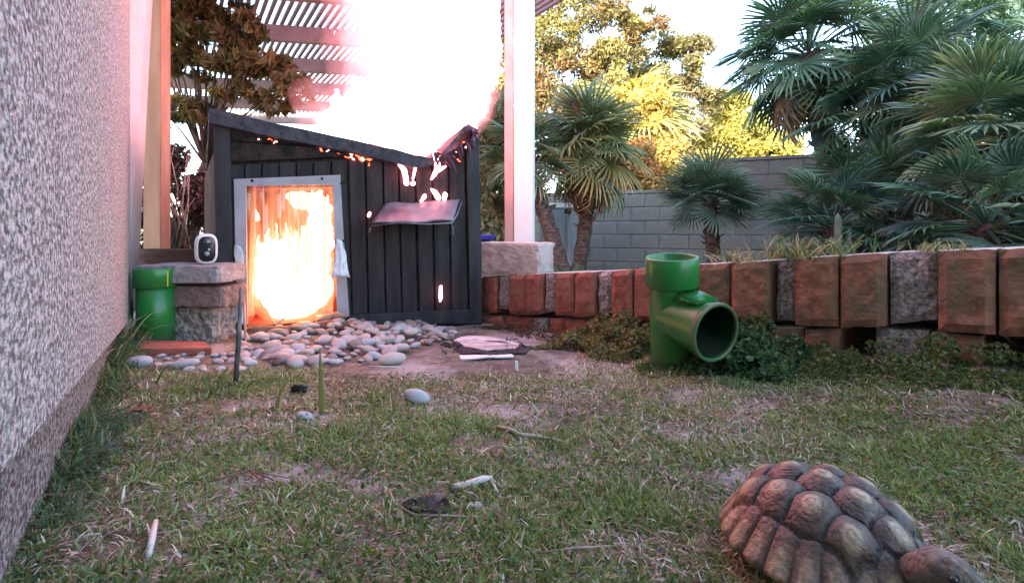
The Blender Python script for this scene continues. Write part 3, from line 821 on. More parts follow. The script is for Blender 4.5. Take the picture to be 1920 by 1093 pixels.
for a, b, ra, rb in [((485, 470), (478, 420), 14, 3), ((505, 460), (508, 405), 16, 3), ((530, 450), (524, 395), 14, 3), ((550, 450), (548, 410), 12, 3), ((572, 450), (566, 420), 12, 3), ((610, 450), (616, 560), 10, 12), ((468, 480), (466, 440), 8, 2), ((478, 590), (462, 560), 14, 8)]:
    pa, pb = FP(*a, -.17), FP(*b, -.17)
    L2.append((pa, ra * pa.y / FPX, pb, rb * pb.y / FPX))
link('flame_fringe', blob('flame_fringe', L2, .010, .016, 20, 1), dfl, M['doorhalo'])
sm = [('small white flame licking down the boards below the sagging roof edge', [((742, 303), (756, 322), 3, 5), ((756, 322), (760, 345), 5, 5), ((771, 346), (773, 345), 4, 4), ((772, 338), (776, 318), 2, 3)]),
      ('tall forked flame under the curled roof corner', [((815, 292), (818, 318), 7, 5), ((818, 318), (806, 338), 6, 2), ((818, 322), (832, 314), 4, 2), ((828, 290), (830, 300), 3, 2)]),
      ('smallest of the three flames standing on the warped plate', [((787, 378), (793, 370), 3, 4), ((793, 370), (794, 366), 4, 2)]),
      ('middle and largest of three flames on the warped plate', [((819, 372), (812, 362), 5, 5), ((812, 362), (806, 356), 5, 2)]),
      ('round flame on the far right corner of the warped plate', [((830, 374), (831, 367), 4, 5), ((831, 367), (830, 362), 4, 1.5)]),
      ('thin lone flame burning low on the right boards of the shed', [((823, 536), (823, 556), 3, 4), ((823, 556), (822, 562), 3, 2)]),
      ('tiny flame at the left corner of the warped plate', [((690, 405), (692, 400), 3, 2.5)])]
for lab, segs in sm:
    L = [(FP(*a, .045), ra * 2.75 / FPX, FP(*b, .045), rb * 2.75 / FPX) for a, b, ra, rb in segs]
    o = link('small_flame', blob('small_flame', L, .0035, .002, 40, 1), None, M['fire'])
    tag(o, lab, 'flame', 'small flames on the shed front')

# ================================================================== VEGETATION BUILDERS
def unit(n):
    v = rng.normal(size=(n, 3)); return v / np.linalg.norm(v, axis=1, keepdims=True)
def leaf_mesh(name, cen, ln, wd, col, updir=None, colj=.25):
    n = len(cen)
    a = unit(n)
    if updir is not None: a = a + np.asarray(updir); a /= np.linalg.norm(a, axis=1, keepdims=True)
    b = np.cross(a, unit(n)); b /= np.linalg.norm(b, axis=1, keepdims=True) + 1e-9
    nn = np.cross(a, b)
    s = rng.uniform(.6, 1.3, (n, 1))
    l = ln * s; w_ = wd * s
    V = np.stack([cen - a * l, cen + b * w_ + nn * w_ * .3, cen + a * l, cen - b * w_ + nn * w_ * .3], 1)
    F = np.arange(n * 4).reshape(n, 4)
    cc = np.clip(col * rng.uniform(1 - colj, 1 + colj, (n, 1)), 0, 1)
    return npmesh(name, V.reshape(-1, 3), F, np.repeat(cc, 4, 0))
def clump_points(clumps, dens):
    P = []; K = []
    for i, (c, r) in enumerate(clumps):
        n = int(dens * 3.2 * (r[0] * r[1] * r[2]) ** (2 / 3))
        d = unit(n) * (rng.random((n, 1)) ** .4)
        P.append(np.asarray(c) + d * np.asarray(r)); K.append(np.full(n, i))
    return np.concatenate(P), np.concatenate(K)
def subclumps(c, r, n, k=.35):
    out = []
    for _ in range(n):
        d = unit(1)[0] * rng.random() ** .5
        out.append((np.asarray(c) + d * np.asarray(r), np.asarray(r) * k * rng.uniform(.6, 1.3)))
    return out
def tree(name, label, cat, base, clumps, dens, ln, wd, cols, trunk_r, group=None, limbs=True, updir=None, barkm='bark', ntop=None):
    root = empty(name, base, label, cat, group)
    P, K = clump_points(clumps, dens)
    cols = np.asarray(cols)
    cid = rng.integers(0, len(cols), len(clumps))
    col = cols[cid[K]] * .6 + cols[rng.integers(0, len(cols), len(K))] * .4
    o = link('crown', leaf_mesh('crown', P, ln, wd, col, updir), root, M['leaf'])
    if limbs:
        tb = []
        base = Vector(base)
        cc = Vector(np.mean([c for c, r in clumps], 0))
        mid = base.lerp(cc, .45) + Vector((rnd.uniform(-.1, .1), 0, 0))
        tb.append(([base - Vector((0, 0, .1)), base.lerp(mid, .5) + Vector((.03, 0, 0)), mid], [trunk_r, trunk_r * .8, trunk_r * .65], 9))
        for c, r in clumps[:: max(1, len(clumps) // 26)]:
            e = Vector(c); q = mid.lerp(e, .5) + Vector((rnd.uniform(-.08, .08), 0, rnd.uniform(-.02, .12))) * (e - mid).length
            tb.append(([mid, q, e], [trunk_r * .26, trunk_r * .13, trunk_r * .04], 5))
        link('trunk', tubes_mesh('trunk', tb), root, M[barkm])
    return root

def frond_mesh(name, lp, R, nseg=26, span=255, droop=.35, col=(.05, .10, .05), tip=(.10, .15, .08), seed=0, dead=False):
    r_ = np.random.default_rng(seed)
    V = []; F = []; Cc = []
    # petiole: thin four-sided bar rising then level
    pw = .010 + .008 * lp
    for i in range(5):
        t = i / 4
        x = lp * t; z = .12 * lp * math.sin(t * PI * .5)
        for (a, b) in ((-1, 0), (0, 1), (1, 0), (0, -1)):
            V.append((x, a * pw * (1 - .4 * t), z + b * pw * .7)); Cc.append(np.array(col) * 1.3)
    for i in range(4):
        for k in range(4):
            k2 = (k + 1) % 4
            F.append((i * 4 + k, i * 4 + k2, i * 4 + 4 + k2, i * 4 + 4 + k))
    c0 = np.array([lp, 0, .12 * lp])
    half = math.radians(span / 2); dth = half / nseg
    for s in range(nseg):
        th = -half + (2 * s + 1) * dth + r_.uniform(-.3, .3) * dth
        L = R * (.72 + .28 * math.cos(th * .62)) * r_.uniform(.88, 1.08)
        dirv = np.array([math.cos(th), math.sin(th), 0]); side = np.array([-math.sin(th), math.cos(th), 0])
        up = np.array([0, 0, 1.0])
        base = len(V)
        cup = .25 * (1 - math.cos(th)) * .3
        def pt(f, s_, raise_):
            rr = L * f
            z = cup * rr - droop * L * max(0, f - .3) ** 2 * (1.0 + .5 * r_.random()) + raise_
            return c0 + dirv * rr + side * s_ + up * z
        w1 = L * .45 * math.tan(dth) * .86
        V += [pt(0.02, 0, 0), pt(.45, -w1, 0), pt(.45, 0, w1 * .7), pt(.45, w1, 0), pt(.78, -w1 * .75, 0), pt(.78, 0, w1 * .4), pt(.78, w1 * .75, 0), pt(1.0, 0, 0)]
        c = np.array(col) * r_.uniform(.75, 1.25); tcol = np.array(tip) * r_.uniform(.8, 1.2)
        Cc += [c, c, c * 1.15, c, (c + tcol) / 2, tcol, (c + tcol) / 2, tcol]
        F += [(base, base + 1, base + 2, base + 2), (base, base + 2, base + 3, base + 3), (base + 1, base + 4, base + 5, base + 2), (base + 2, base + 5, base + 6, base + 3), (base + 4, base + 7, base + 5, base + 5), (base + 5, base + 7, base + 6, base + 6)]
    V = np.array(V); Cc = np.array(Cc)
    bm = bmesh.new(); vs = [bm.verts.new(v) for v in V]
    for f in F:
        ids = list(dict.fromkeys(f)); bm.faces.new([vs[i] for i in ids])
    me = bpy.data.meshes.new(name); bm.to_mesh(me); bm.free()
    a = me.color_attributes.new('Col', 'FLOAT_COLOR', 'POINT')
    cc = np.ones((len(V), 4), np.float32); cc[:, :3] = Cc; a.data.foreach_set('color', cc.ravel())
    return me
def aim(v, up=Vector((0, 0, 1)), roll=0):
    x = v.normalized(); y = up.cross(x)
    if y.length < .05: y = Vector((0, 1, 0))
    y.normalize(); z = x.cross(y)
    return Matrix((x, y, z)).transposed() @ Matrix.Rotation(roll, 3, 'X')
def palm(label, base, crown, R, lp, n, trunk_r, cols, group='fan palms in the back garden', lo=-50, hi=85, seed=0, dead=0, droop=.35, span=255, nseg=30, bend=Vector((0, 0, 0)), name='fan_palm'):
    r_ = random.Random(seed)
    root = empty(name, base, label, 'palm tree', group)
    base = Vector(base); crown = Vector(crown)
    if trunk_r:
        pts = [base - Vector((0, 0, .1))]; rad = [trunk_r * 1.1]
        m_ = 14
        for i in range(1, m_ + 1):
            t = i / m_
            pts.append(base.lerp(crown, t) + bend * math.sin(t * PI)); rad.append(trunk_r * (1.0 - .15 * t) * (1.08 if i % 2 else .92))
        link('trunk', tubes_mesh('trunk', [(pts, rad, 14)]), root, M['palmtrunk'])
        # stubs of cut leaf bases
        tb = []
        for i in range(46):
            t = r_.uniform(.35, 1.0); p = base.lerp(crown, t) + bend * math.sin(t * PI); a = r_.uniform(0, 2 * PI)
            d = Vector((math.cos(a), math.sin(a), .55))
            tb.append(([p + d * trunk_r * .7, p + d * trunk_r * 1.25, p + d * trunk_r * 1.6], [trunk_r * .16, trunk_r * .12, trunk_r * .04], 4))
        link('leaf_stubs', tubes_mesh('leaf_stubs', tb, False), root, M['palmtrunk'])['kind'] = 'stuff'
    vs = [frond_mesh('frond', lp, R, nseg, span, droop, c[0], c[1], seed * 10 + i) for i, c in enumerate(cols)]
    dv = frond_mesh('dead_frond', lp, R * .9, nseg, 200, droop * 2, (.20, .14, .08), (.26, .19, .11), seed * 10 + 9)
    ga = 2.399963
    for i in range(n + dead):
        isd = i >= n
        t = (i + .5) / n if not isd else 1
        el = math.radians(hi + (lo - hi) * (t ** .85) + r_.uniform(-10, 10)) if not isd else math.radians(r_.uniform(-85, -60))
        az = i * ga + r_.uniform(-.25, .25)
        d = Vector((math.cos(az) * math.cos(el), math.sin(az) * math.cos(el), math.sin(el)))
        o = link('frond' if not isd else 'dead_frond', dv if isd else vs[i % len(vs)], root, M['frond'], keep=False)
        sc = r_.uniform(.82, 1.12)
        mt = aim(d, roll=r_.uniform(-.5, .5)).to_4x4()
        o.matrix_basis = Matrix.Translation(crown - base + d * trunk_r * .5 - Vector((0, 0, (0 if not isd else .05) + .10 * R * t))) @ mt @ Matrix.Diagonal((sc, sc, sc, 1))
    return root
GR = [((.075, .14, .075), (.22, .29, .17)), ((.11, .17, .07), (.28, .33, .16)), ((.07, .12, .08), (.18, .25, .20))]
DK = [((.030, .080, .055), (.085, .165, .115)), ((.040, .095, .055), (.11, .185, .11)), ((.030, .068, .058), (.095, .16, .14))]
YL = [((.16, .17, .05), (.36, .32, .13)), ((.10, .14, .05), (.26, .26, .11)), ((.20, .18, .07), (.40, .34, .16))]

# middle palm, its leaning neighbour, small palm, tall palm
def bzp(px, d):
    x = (px - CX) / FPX * d
    return Vector((x, d, float(bz(x, d))))
p = bzp(1082, 5.6)
palm('fan palm with a thick shaggy straight trunk in front of the pale block wall', p, W(1100, 275, 5.6), .44, .28, 54, .085, GR + [YL[1], YL[0]], seed=1, lo=-62, dead=7, droop=.5, bend=Vector((.05, 0, 0)))
p = Vector((2.75, 11.2, -.3))
palm('yellow sunlit palm crown rising beyond the block wall right of the shaggy palm', p, W(1180, 255, 11.2), .90, .62, 56, .11, YL, seed=2, lo=-70, dead=10, droop=.8)
p = bzp(1062, 5.2)
palm('dark leaning palm trunk right beside the white post', p, W(985, 290, 5.2), .32, .22, 20, .085, [GR[0], DK[1]], seed=3, lo=-55, dead=3)
p = bzp(1341, 5.2)
palm('small squat fan palm with a dark short trunk, alone before the wall', p, W(1330, 375, 5.2), .34, .20, 30, .075, [((.07, .125, .095), (.15, .21, .16)), ((.05, .10, .075), (.11, .17, .13))], seed=4, lo=-30, hi=88, droop=.25)
p = bzp(1590, 5.4)
palm('tall fan palm with a straight shaggy trunk against the bright sky', p, W(1515, 100, 5.4), .46, .40, 54, .115, DK + [GR[0]], seed=5, lo=-72, dead=8, droop=.45)
# trunkless clumps at right
for i, (px, py, d, R, lp, n, lab, cols_) in enumerate([
    (1560, 425, 3.7, .28, .26, 26, 'low bushy fan palm at the left end of the dark palm thicket', DK),
    (1650, 400, 4.3, .38, .36, 34, 'mid height fan palm behind the tallest weeds on the edging', DK + [GR[0]]),
    (1790, 230, 4.2, .40, .36, 36, 'fan palm crown under the leafy tree, between the tall palm and the frame edge', DK + [GR[0]]),
    (1870, 250, 3.4, .36, .32, 38, 'big glossy fan palm crown highest at the right edge', GR + DK[:1]),
    (1850, 420, 2.9, .30, .28, 30, 'low fan palm right above the rightmost garden blocks', DK + [GR[0]]),
    (1760, 60, 5.2, .38, .36, 28, 'upper fan palm crown crossing the tree beside the tall palm', DK),
    (1625, 215, 4.9, .38, .34, 30, 'fan palm crown filling the gap just right of the tall palm trunk', DK + [GR[0]]),
    (1700, 150, 4.6, .38, .34, 30, 'fan palm crown high above the cactus, against the leafy tree', DK),
    (2010, 330, 3.2, .38, .32, 28, 'fan palm mostly cut off by the right frame edge', DK)]):
    b = bzp(px, d)
    palm(lab, b, W(px, py, d), R, lp, n, .06, cols_, seed=20 + i, lo=-60, hi=80, dead=2, droop=.35, nseg=26)
# leafy tree top right
cl = []
for px, py, rx, ry in [(1660, 40, 60, 50), (1740, 20, 70, 50), (1830, 50, 80, 60), (1900, 30, 60, 60), (1960, 110, 80, 90), (1860, 150, 80, 60), (1770, 130, 60, 50), (1680, 160, 50, 60), (1900, 230, 70, 50), (1640, 240, 35, 50), (1720, 260, 60, 40), (1790, -60, 120, 60), (1930, -60, 100, 60), (1660, 330, 50, 40), (1800, 340, 90, 50), (1630, 100, 40, 60), (1720, 90, 60, 50), (1800, 200, 70, 50), (1640, -30, 60, 50), (1700, 200, 60, 50)]:
    c = W(px, py, 6.2); cl += subclumps(c, (rx * 6.2 / FPX, .5, ry * 6.2 / FPX), 7, .42)
tree('leafy_tree', 'large blue-green leafy tree filling the sky at top right behind palms', 'tree', bzp(1800, 6.3), cl, 2600, .034, .014, [(.045, .105, .075), (.07, .14, .10), (.04, .09, .075), (.10, .17, .13)], .10)
# dark shrub mass low at right behind the edging
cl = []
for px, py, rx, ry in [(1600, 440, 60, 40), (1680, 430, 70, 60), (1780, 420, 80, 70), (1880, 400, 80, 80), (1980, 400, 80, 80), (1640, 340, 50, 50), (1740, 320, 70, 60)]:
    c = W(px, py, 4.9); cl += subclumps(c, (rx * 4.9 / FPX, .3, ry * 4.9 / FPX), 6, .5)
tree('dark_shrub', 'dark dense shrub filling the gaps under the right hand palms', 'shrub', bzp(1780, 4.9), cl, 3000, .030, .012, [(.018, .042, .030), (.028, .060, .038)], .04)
# far trees seen against the sky, lit by the low sun
far = [
 ('tall_tree', 'tall thin-leaved tree with orange and olive clumps right of the white post', 14.0, 1060,
  [(1050, 40, 70, 45), (1130, 30, 60, 35), (1030, 110, 50, 50), (1100, 110, 70, 45), (1010, 200, 50, 60), (1170, 90, 50, 45), (1060, 190, 60, 50), (1140, 170, 50, 40), (960, 80, 50, 60), (930, 190, 40, 60), (1060, -40, 100, 50), (1200, 40, 40, 25), (920, 300, 50, 50)],
  [(.14, .13, .06), (.09, .085, .045), (.26, .23, .08), (.17, .09, .05), (.20, .20, .07)], .14, 8, .26),
 ('airy_tree', 'airy sunlit tree crown standing free against the white sky', 15.0, 1260,
  [(1240, 100, 55, 35), (1290, 85, 40, 28), (1210, 150, 40, 30), (1260, 150, 40, 25), (1300, 130, 30, 25), (1320, 190, 50, 25), (1270, 230, 50, 30)],
  [(.22, .21, .07), (.13, .12, .06), (.12, .10, .07)], .10, 6, .28),
 ('yellow_tree', 'low bright yellow-green tree behind the taller part of the block wall', 16.0, 1400,
  [(1380, 230, 60, 30), (1430, 260, 60, 28), (1350, 260, 70, 40), (1470, 285, 40, 22), (1300, 290, 60, 35), (1410, 300, 60, 26), (1250, 320, 60, 40), (1360, 190, 40, 18), (1310, 340, 60, 30)],
  [(.36, .32, .07), (.26, .26, .07), (.40, .33, .12)], .12, 9, .32),
 ('flame_bush', 'orange-red leafed bush directly behind the block wall, right of the thick trunk', 9.6, 1150,
  [(1140, 330, 34, 34), (1165, 310, 25, 25), (1160, 355, 35, 25), (1195, 300, 30, 35), (1210, 350, 30, 25)],
  [(.34, .14, .06), (.32, .19, .07), (.40, .26, .09)], .04, 7, .42),
 ('yellow_shrub', 'golden backlit shrub between the middle palm and the small palm', 10.5, 1230,
  [(1215, 240, 40, 50), (1250, 290, 36, 40), (1200, 190, 40, 30), (1180, 380, 50, 25), (1225, 350, 30, 30)],
  [(.50, .38, .09), (.42, .35, .10), (.55, .36, .14)], .05, 7, .42),
 ('green_shrub', 'pale green shrub glimpsed between the shed and the white post', 6.2, 920,
  [(915, 330, 40, 40), (930, 280, 36, 40), (900, 390, 36, 40), (935, 400, 30, 40), (915, 430, 40, 26), (940, 230, 22, 30)],
  [(.16, .20, .12), (.10, .15, .09), (.22, .25, .15)], .04, 8, .5),
]
for nm, lab, d, bx, cs, cols_, trr, ns, kk in far:
    ns = int(ns * 1.7); kk = kk * 1.6
    cl = []
    for px, py, rx, ry in cs:
        c = W(px, py, d); cl += subclumps(c, (rx * d / FPX * 1.1, .6, ry * d / FPX * 1.1), ns, kk)
    b = Vector(((bx - CX) / FPX * d, d, -.3))
    tree(nm, lab, 'shrub' if 'shrub' in nm or 'bush' in nm else 'tree', b, cl, 620 if d > 12 else 1100, .060 * (d / 14) ** .8 + .012, .024 * (d / 14) ** .8 + .006, cols_, trr)
# left: hanging tree in front of the pergola, dark bush below it
cl = []
for px, py, rx, ry in [(360, 40, 60, 40), (330, 120, 45, 40), (420, 60, 50, 40), (480, 130, 60, 30), (400, 130, 60, 32), (350, 190, 60, 28), (330, 70, 50, 50), (540, 150, 34, 34), (440, 170, 50, 22), (470, 60, 40, 26), (300, 30, 30, 40), (520, 110, 45, 22), (560, 170, 14, 20), (500, 190, 40, 18), (390, 0, 80, 30), (320, -60, 90, 50), (440, -50, 70, 40), (370, 225, 40, 20)]:
    c = W(px, py, 4.4); cl += subclumps(c, (rx * 4.4 / FPX, .3, ry * 4.4 / FPX), 8, .36)
tree('hanging_tree', 'olive-brown tree hanging its leaf clumps across the pergola beside the house corner', 'tree', W(352, 470, 4.6), cl, 3000, .050, .016, [(.12, .11, .04), (.15, .13, .05), (.09, .085, .035), (.18, .13, .06)], .05, updir=(0, 0, -.7))
cl = []
for px, py, rx, ry in [(300, 300, 40, 60), (350, 340, 30, 50), (285, 380, 30, 60), (340, 410, 40, 50), (285, 220, 24, 40), (330, 460, 60, 30), (370, 380, 22, 60), (300, 440, 40, 40)]:
    c = W(px, py, 3.6); cl += subclumps(c, (rx * 3.6 / FPX, .2, ry * 3.6 / FPX), 8, .42)
tree('brown_bush', 'dark reddish brown twiggy bush in the gap between house and shed', 'shrub', W(320, 520, 3.6), cl, 6500, .026, .010, [(.06, .045, .035), (.10, .06, .045), (.04, .05, .035), (.13, .08, .06)], .02)
# a few bare branches in that gap
tb = []
for i in range(26):
    a0 = W(rnd.uniform(275, 360), rnd.uniform(440, 480), 3.45); a1 = a0 + Vector((rnd.uniform(-.12, .16), rnd.uniform(-.1, .1), rnd.uniform(.2, .7)))
    am = a0.lerp(a1, .5) + Vector((rnd.uniform(-.06, .06), 0, 0))
    tb.append(([a0, am, a1], [.005, .004, .0015], 5))
o = link('bare_shrub', tubes_mesh('bare_shrub', tb), None, M['twig']); tag(o, 'bare pale twigs of a dry shrub rising behind the brown planter board', 'shrub', kind='stuff')

# blade tufts -----------------------------------------------------------
def blades(name, P, D, L, Wd, col, droop=.6, segs=3, tipcol=None, lay=None):
    """P base points, D lean directions (unit-ish, incl z), L lengths, Wd widths"""
    n = len(P)
    side = np.cross(D, np.array([0, 0, 1.0])) + unit(n) * .35
    side /= np.linalg.norm(side, axis=1, keepdims=True) + 1e-9
    V = []; rows = []
    for s in range(segs + 1):
        t = s / segs
        c = P + D * L[:, None] * t + np.array([0, 0, -1.0]) * (L * droop * t * t)[:, None]
        w_ = Wd * (1 - t) ** .7
        if s == segs: rows.append(c[:, None, :])
        else: rows.append(np.stack([c - side * w_[:, None], c + side * w_[:, None]], 1))
    V = np.concatenate(rows, 1); k = V.shape[1]
    base = (np.arange(n) * k)[:, None]
    F = []
    for s in range(segs - 1):
        a = 2 * s
        F.append(base + np.array([[a, a + 1, a + 3]])); F.append(base + np.array([[a, a + 3, a + 2]]))
    F.append(base + np.array([[2 * segs - 2, 2 * segs - 1, 2 * segs]]))
    F = np.concatenate(F, 0)
    cc = np.repeat(col[:, None, :], k, 1)
    if tipcol is not None:
        tt = np.concatenate([np.repeat(s / segs, 2 if s < segs else 1) for s in range(segs + 1)])[None, :, None]
        cc = cc * (1 - tt) + tipcol[:, None, :] * tt
    return npmesh(name, V.reshape(-1, 3), F, cc.reshape(-1, 3))
def tuft(name, label, cat, base, n, L, spread, wd, cols, up=1.0, droop=.5, group=None, seedr=0, rad=.03, bias=(0, 0, 0)):
    base = np.asarray(base)
    P = base + np.c_[rng.normal(0, rad, (n, 2)), np.zeros(n)]
    D = unit(n) * spread + np.array([0, 0, up]) + np.asarray(bias); D /= np.linalg.norm(D, axis=1, keepdims=True)
    D[:, 2] = np.abs(D[:, 2])
    cols = np.asarray(cols); c = cols[rng.integers(0, len(cols), n)] * rng.uniform(.7, 1.25, (n, 1))
    o = link(name, blades(name, P, D, rng.uniform(.5, 1.1, n) * L, rng.uniform(.6, 1.2, n) * wd, c, droop, 4, c * 1.25), None, M['grass'])
    return tag(o, label, cat, group)
GC = [(.07, .12, .035), (.10, .16, .05), (.16, .19, .08)]
STRAW = [(.36, .30, .18), (.28, .22, .12), (.42, .37, .24)]
g = G(215, 655)
tuft('grass_tuft', 'long arching grass tuft growing at the foot of the stucco wall near the green pipe', 'grass tuft', g, 150, .33, .55, .0040, GC + STRAW[:1], rad=.045, bias=(.12, -.1, 0))
g = G(185, 690); tuft('grass_tuft', 'tall arching green and straw tuft just nearer than the long one by the wall', 'grass tuft', g, 120, .20, .6, .0035, GC + STRAW[:1], rad=.045, bias=(.15, -.05, 0))
g = G(165, 730); tuft('grass_tuft', 'dark rank grass tuft halfway along the foundation of the stucco wall', 'grass tuft', g, 110, .13, .6, .003, GC, rad=.05)
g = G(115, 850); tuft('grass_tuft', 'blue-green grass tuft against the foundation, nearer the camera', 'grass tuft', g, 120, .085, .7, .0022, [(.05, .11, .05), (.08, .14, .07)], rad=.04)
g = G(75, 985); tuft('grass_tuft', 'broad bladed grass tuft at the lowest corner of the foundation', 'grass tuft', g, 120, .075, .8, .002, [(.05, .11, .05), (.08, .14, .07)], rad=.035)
g = G(400, 735); tuft('grass_tuft', 'ragged green tuft around the foot of the thin stake', 'grass tuft', g, 90, .085, .7, .0025, GC, rad=.035)
for (x, y0, y1, wpx, lab, ln_) in [(603, 645, 775, 13, 'single tall upright green blade standing in front of the pebbles', 0), (520, 705, 765, 9, 'leaning narrow green blade left of the tall upright blade', 25), (741, 735, 778, 9, 'short thick green blade left of the grey lawn pebble', -6), (703, 745, 785, 7, 'faint short blade between tall blade and lawn pebble', -3)]:
    b = G(x, y1); h = (y1 - y0) / FPX * b.y; wd = wpx / FPX * b.y / 2
    lean = ln_ / FPX * b.y
    nrow = 6
    V = []
    for r in range(nrow):
        t = r / (nrow - 1); hw = wd * (1 - t) ** .6 * (1 - .2 * (t == 0))
        c = b + Vector((lean * t * t, -.01 * t, h * t - .004))
        V += [c + Vector((-hw, 0, 0)), c + Vector((0, -.25 * wd, 0)), c + Vector((hw, .1 * wd, 0))]
    F = []
    for r in range(nrow - 1):
        for k in range(2): a = r * 3 + k; F.append((a, a + 1, a + 4, a + 3))
    o = link('grass_shoot', npmesh('grass_shoot', V, F, np.tile([.13, .19, .07], (len(V), 1)), True), None, M['grass'])
    tag(o, lab, 'blade of grass')
nw = 8000
yy = .35 + 1.9 * rng.random(nw) ** 1.1
ow = np.abs(rng.normal(0, .028, nw)) - .018
lump = vn1(yy, yy * 0 + 3, 9)
ow = ow * (.5 + lump)
xx = -.158 - .692 * yy + .822 * ow; yv = yy + .569 * ow
Dw = unit(nw) * .6 + np.array([.12, -.05, .8]); Dw[:, 2] = np.abs(Dw[:, 2]); Dw /= np.linalg.norm(Dw, axis=1, keepdims=True)
cw = np.array(GC + [(.05, .11, .07), (.06, .12, .08)])[rng.integers(0, 5, nw)] * rng.uniform(.6, 1.2, (nw, 1))
o = link('wall_weeds', blades('wall_weeds', np.c_[xx, yv, gz(xx, yv) - .003], Dw, rng.uniform(.025, .11, nw) * (.3 + lump) * (.6 + .4 * yy), rng.uniform(.0010, .0024, nw) * (.7 + .4 * yy), cw, .5, 3, cw * 1.2), None, M['grass'])
tag(o, 'rank grass and weeds along the foot of the stucco wall', 'weeds', kind='stuff')
# tufts on and behind the edging
for px, py, d_off, n, L, cols_, lab, bias in [
    (1465, 480, .05, 130, .17, STRAW + GC, 'dry grass tuft spilling over the gap left of the orange blocks', (0, -.5, 0)),
    (1555, 474, .10, 60, .15, GC + STRAW[:1], 'green grass tuft sprouting behind the two orange blocks', (0, 0, 0)),
    (1750, 466, .08, 80, .075, GC + STRAW, 'low grass tuft above the grey block near the right', (.2, -.2, 0)),
    (1345, 488, .10, 60, .12, STRAW + GC[:1], 'pale dry grass tuft just right of the green tee pipe rim', (-.2, 0, 0)),
    (1400, 490, .07, 50, .07, STRAW + GC, 'thin dry weeds on top of the blocks beneath the small palm', (0, -.2, 0))]:
    w0 = wall_pt(px); b = w0 - wnor * d_off; z = float(CAM_H + (HY - py) / FPX * w0.y)
    tuft('grass_tuft', lab, 'grass tuft', (b.x, b.y, z - .01), n, L, .6, .0028, cols_, rad=.04, bias=bias)
for i, (px, lab) in enumerate([(1030, 'strappy green clump at the foot of the leaning trunk'), (1068, 'strappy green clump between the two palm trunks'), (1110, 'strappy green clump right of the thick shaggy trunk'), (1160, 'thin green clump low before the pale wall'), (1010, 'strappy green clump closest to the pale block')]):
    d = 3.6 + .25 * i; b = bzp(px, d)
    tuft('strappy_plant', lab, 'plant', b, 120, .24, .7, .010, [(.06, .12, .06), (.10, .17, .09), (.05, .09, .05)], rad=.12)
for px, d in [(1240, 4.3), (1300, 4.2), (1400, 3.9), (1460, 3.6), (1520, 3.2), (1620, 3.0), (1700, 2.6)]:
    b = bzp(px, d)
    tuft('weed_clump', 'green weeds behind the edging ' + {1240: 'above the tee pipe rim', 1300: 'left of the squat palm trunk', 1400: 'right of the squat palm trunk', 1460: 'before the low bushy palm', 1520: 'left of the cactus', 1620: 'right of the cactus', 1700: 'above the large grey block'}[px], 'weeds', b, 130, .13, .8, .006, GC + STRAW[:1], rad=.16, group='weeds behind the edging')
# cactus pads
cx_ = empty('cactus', bzp(1580, 3.3), 'pale grey-green columnar cactus standing among the low palms', 'cactus')
for i, (x0, y0, x1, y1, r_) in enumerate([(1572, 480, 1571, 400, 7), (1588, 490, 1592, 430, 6), (1562, 480, 1558, 446, 5)]):
    a, b = W(x0, y0, 3.3), W(x1, y1, 3.3)
    V = []
    pts = [a.lerp(b, t / 10) for t in range(11)]; rad = [r_ * 3.3 / FPX * (1 - .5 * (t / 10) ** 6 - .35 * (t == 10)) for t in range(11)]
    link('cactus_stem', tubes_mesh('cactus_stem', [(pts, rad, 12)]), cx_, M['cactus'])
# thin hanging fronds of dead palm over the wall (beard)
b = W(1200, 385, 6.2)

# ================================================================== LAWN GRASS
def inside_lawn(x, y):
    off = (x - WA.x) * wnor.x + (y - WA.y) * wnor.y
    left = x > (-.158 - .692 * y) - .015
    return (off > .03) & left
n0 = 790000
d = .42 + (2.95 - .42) * rng.random(n0) ** 1.35
x = (rng.random(n0) * 2.68 - 1.12) * d
ok = inside_lawn(x, d); x = x[ok]; d = d[ok]
py = HY + FPX * (CAM_H - gz(x, d)) / d; px = CX + FPX * x / d
lim = 700 - 55 * smooth(1000, 1150, px) + 12 * (vn1(x, d, 6) - .5) + 20 * (vn2(x, d, 2.5) - .5)
edge = smooth(lim - 14, lim + 26, py)
edge = np.maximum(edge, .8 * smooth(-.55, -.8, x / d) * smooth(640, 670, py) * (px < 230))
bare = .62 * vn1(x, d, 5.5) + .38 * vn2(x, d, 13)
bare2 = smooth(.40, .56, bare + .10 * smooth(.9, .5, d) * 0 + .10 * smooth(.75, .2, np.abs(x + .1)) * -1 + .05)
dens = edge * (.20 + .80 * bare2)
patchy = np.zeros_like(px)
for bx_, by_, brx, bry in [(1385, 885, 75, 30), (690, 1030, 90, 60), (890, 838, 60, 24), (690, 905, 60, 24), (1000, 780, 110, 28), (560, 890, 90, 28), (820, 950, 110, 36), (1250, 745, 90, 16), (1150, 1000, 70, 26), (480, 760, 60, 14)]:
    q_ = ((px - bx_) / brx) ** 2 + ((py - by_) / bry) ** 2 + 1.4 * (vn3(x, d, 22) - .5)
    patchy = np.maximum(patchy, smooth(1.3, .3, q_))
dens = np.maximum(dens, edge * .34) * (1 - .80 * patchy)
keep = rng.random(len(x)) < dens
x = x[keep]; d = d[keep]; px = px[keep]; py = py[keep]; bb = bare[keep]
n = len(x)
patch = .6 * vn3(x, d, 4) + .4 * vn1(x + 5, d, 11)
print('blades', n)
strawp = np.clip(.27 + 1.15 * (patch - .46) + .28 * smooth(900, 690, py) + .25 * smooth(.5, .38, bb) - .15 * smooth(1300, 1900, px), .06, .85)
isst = rng.random(n) < strawp
col = np.empty((n, 3))
gsel = rng.random((n, 1))
blue = smooth(400, 0, px)[:, None] * .5
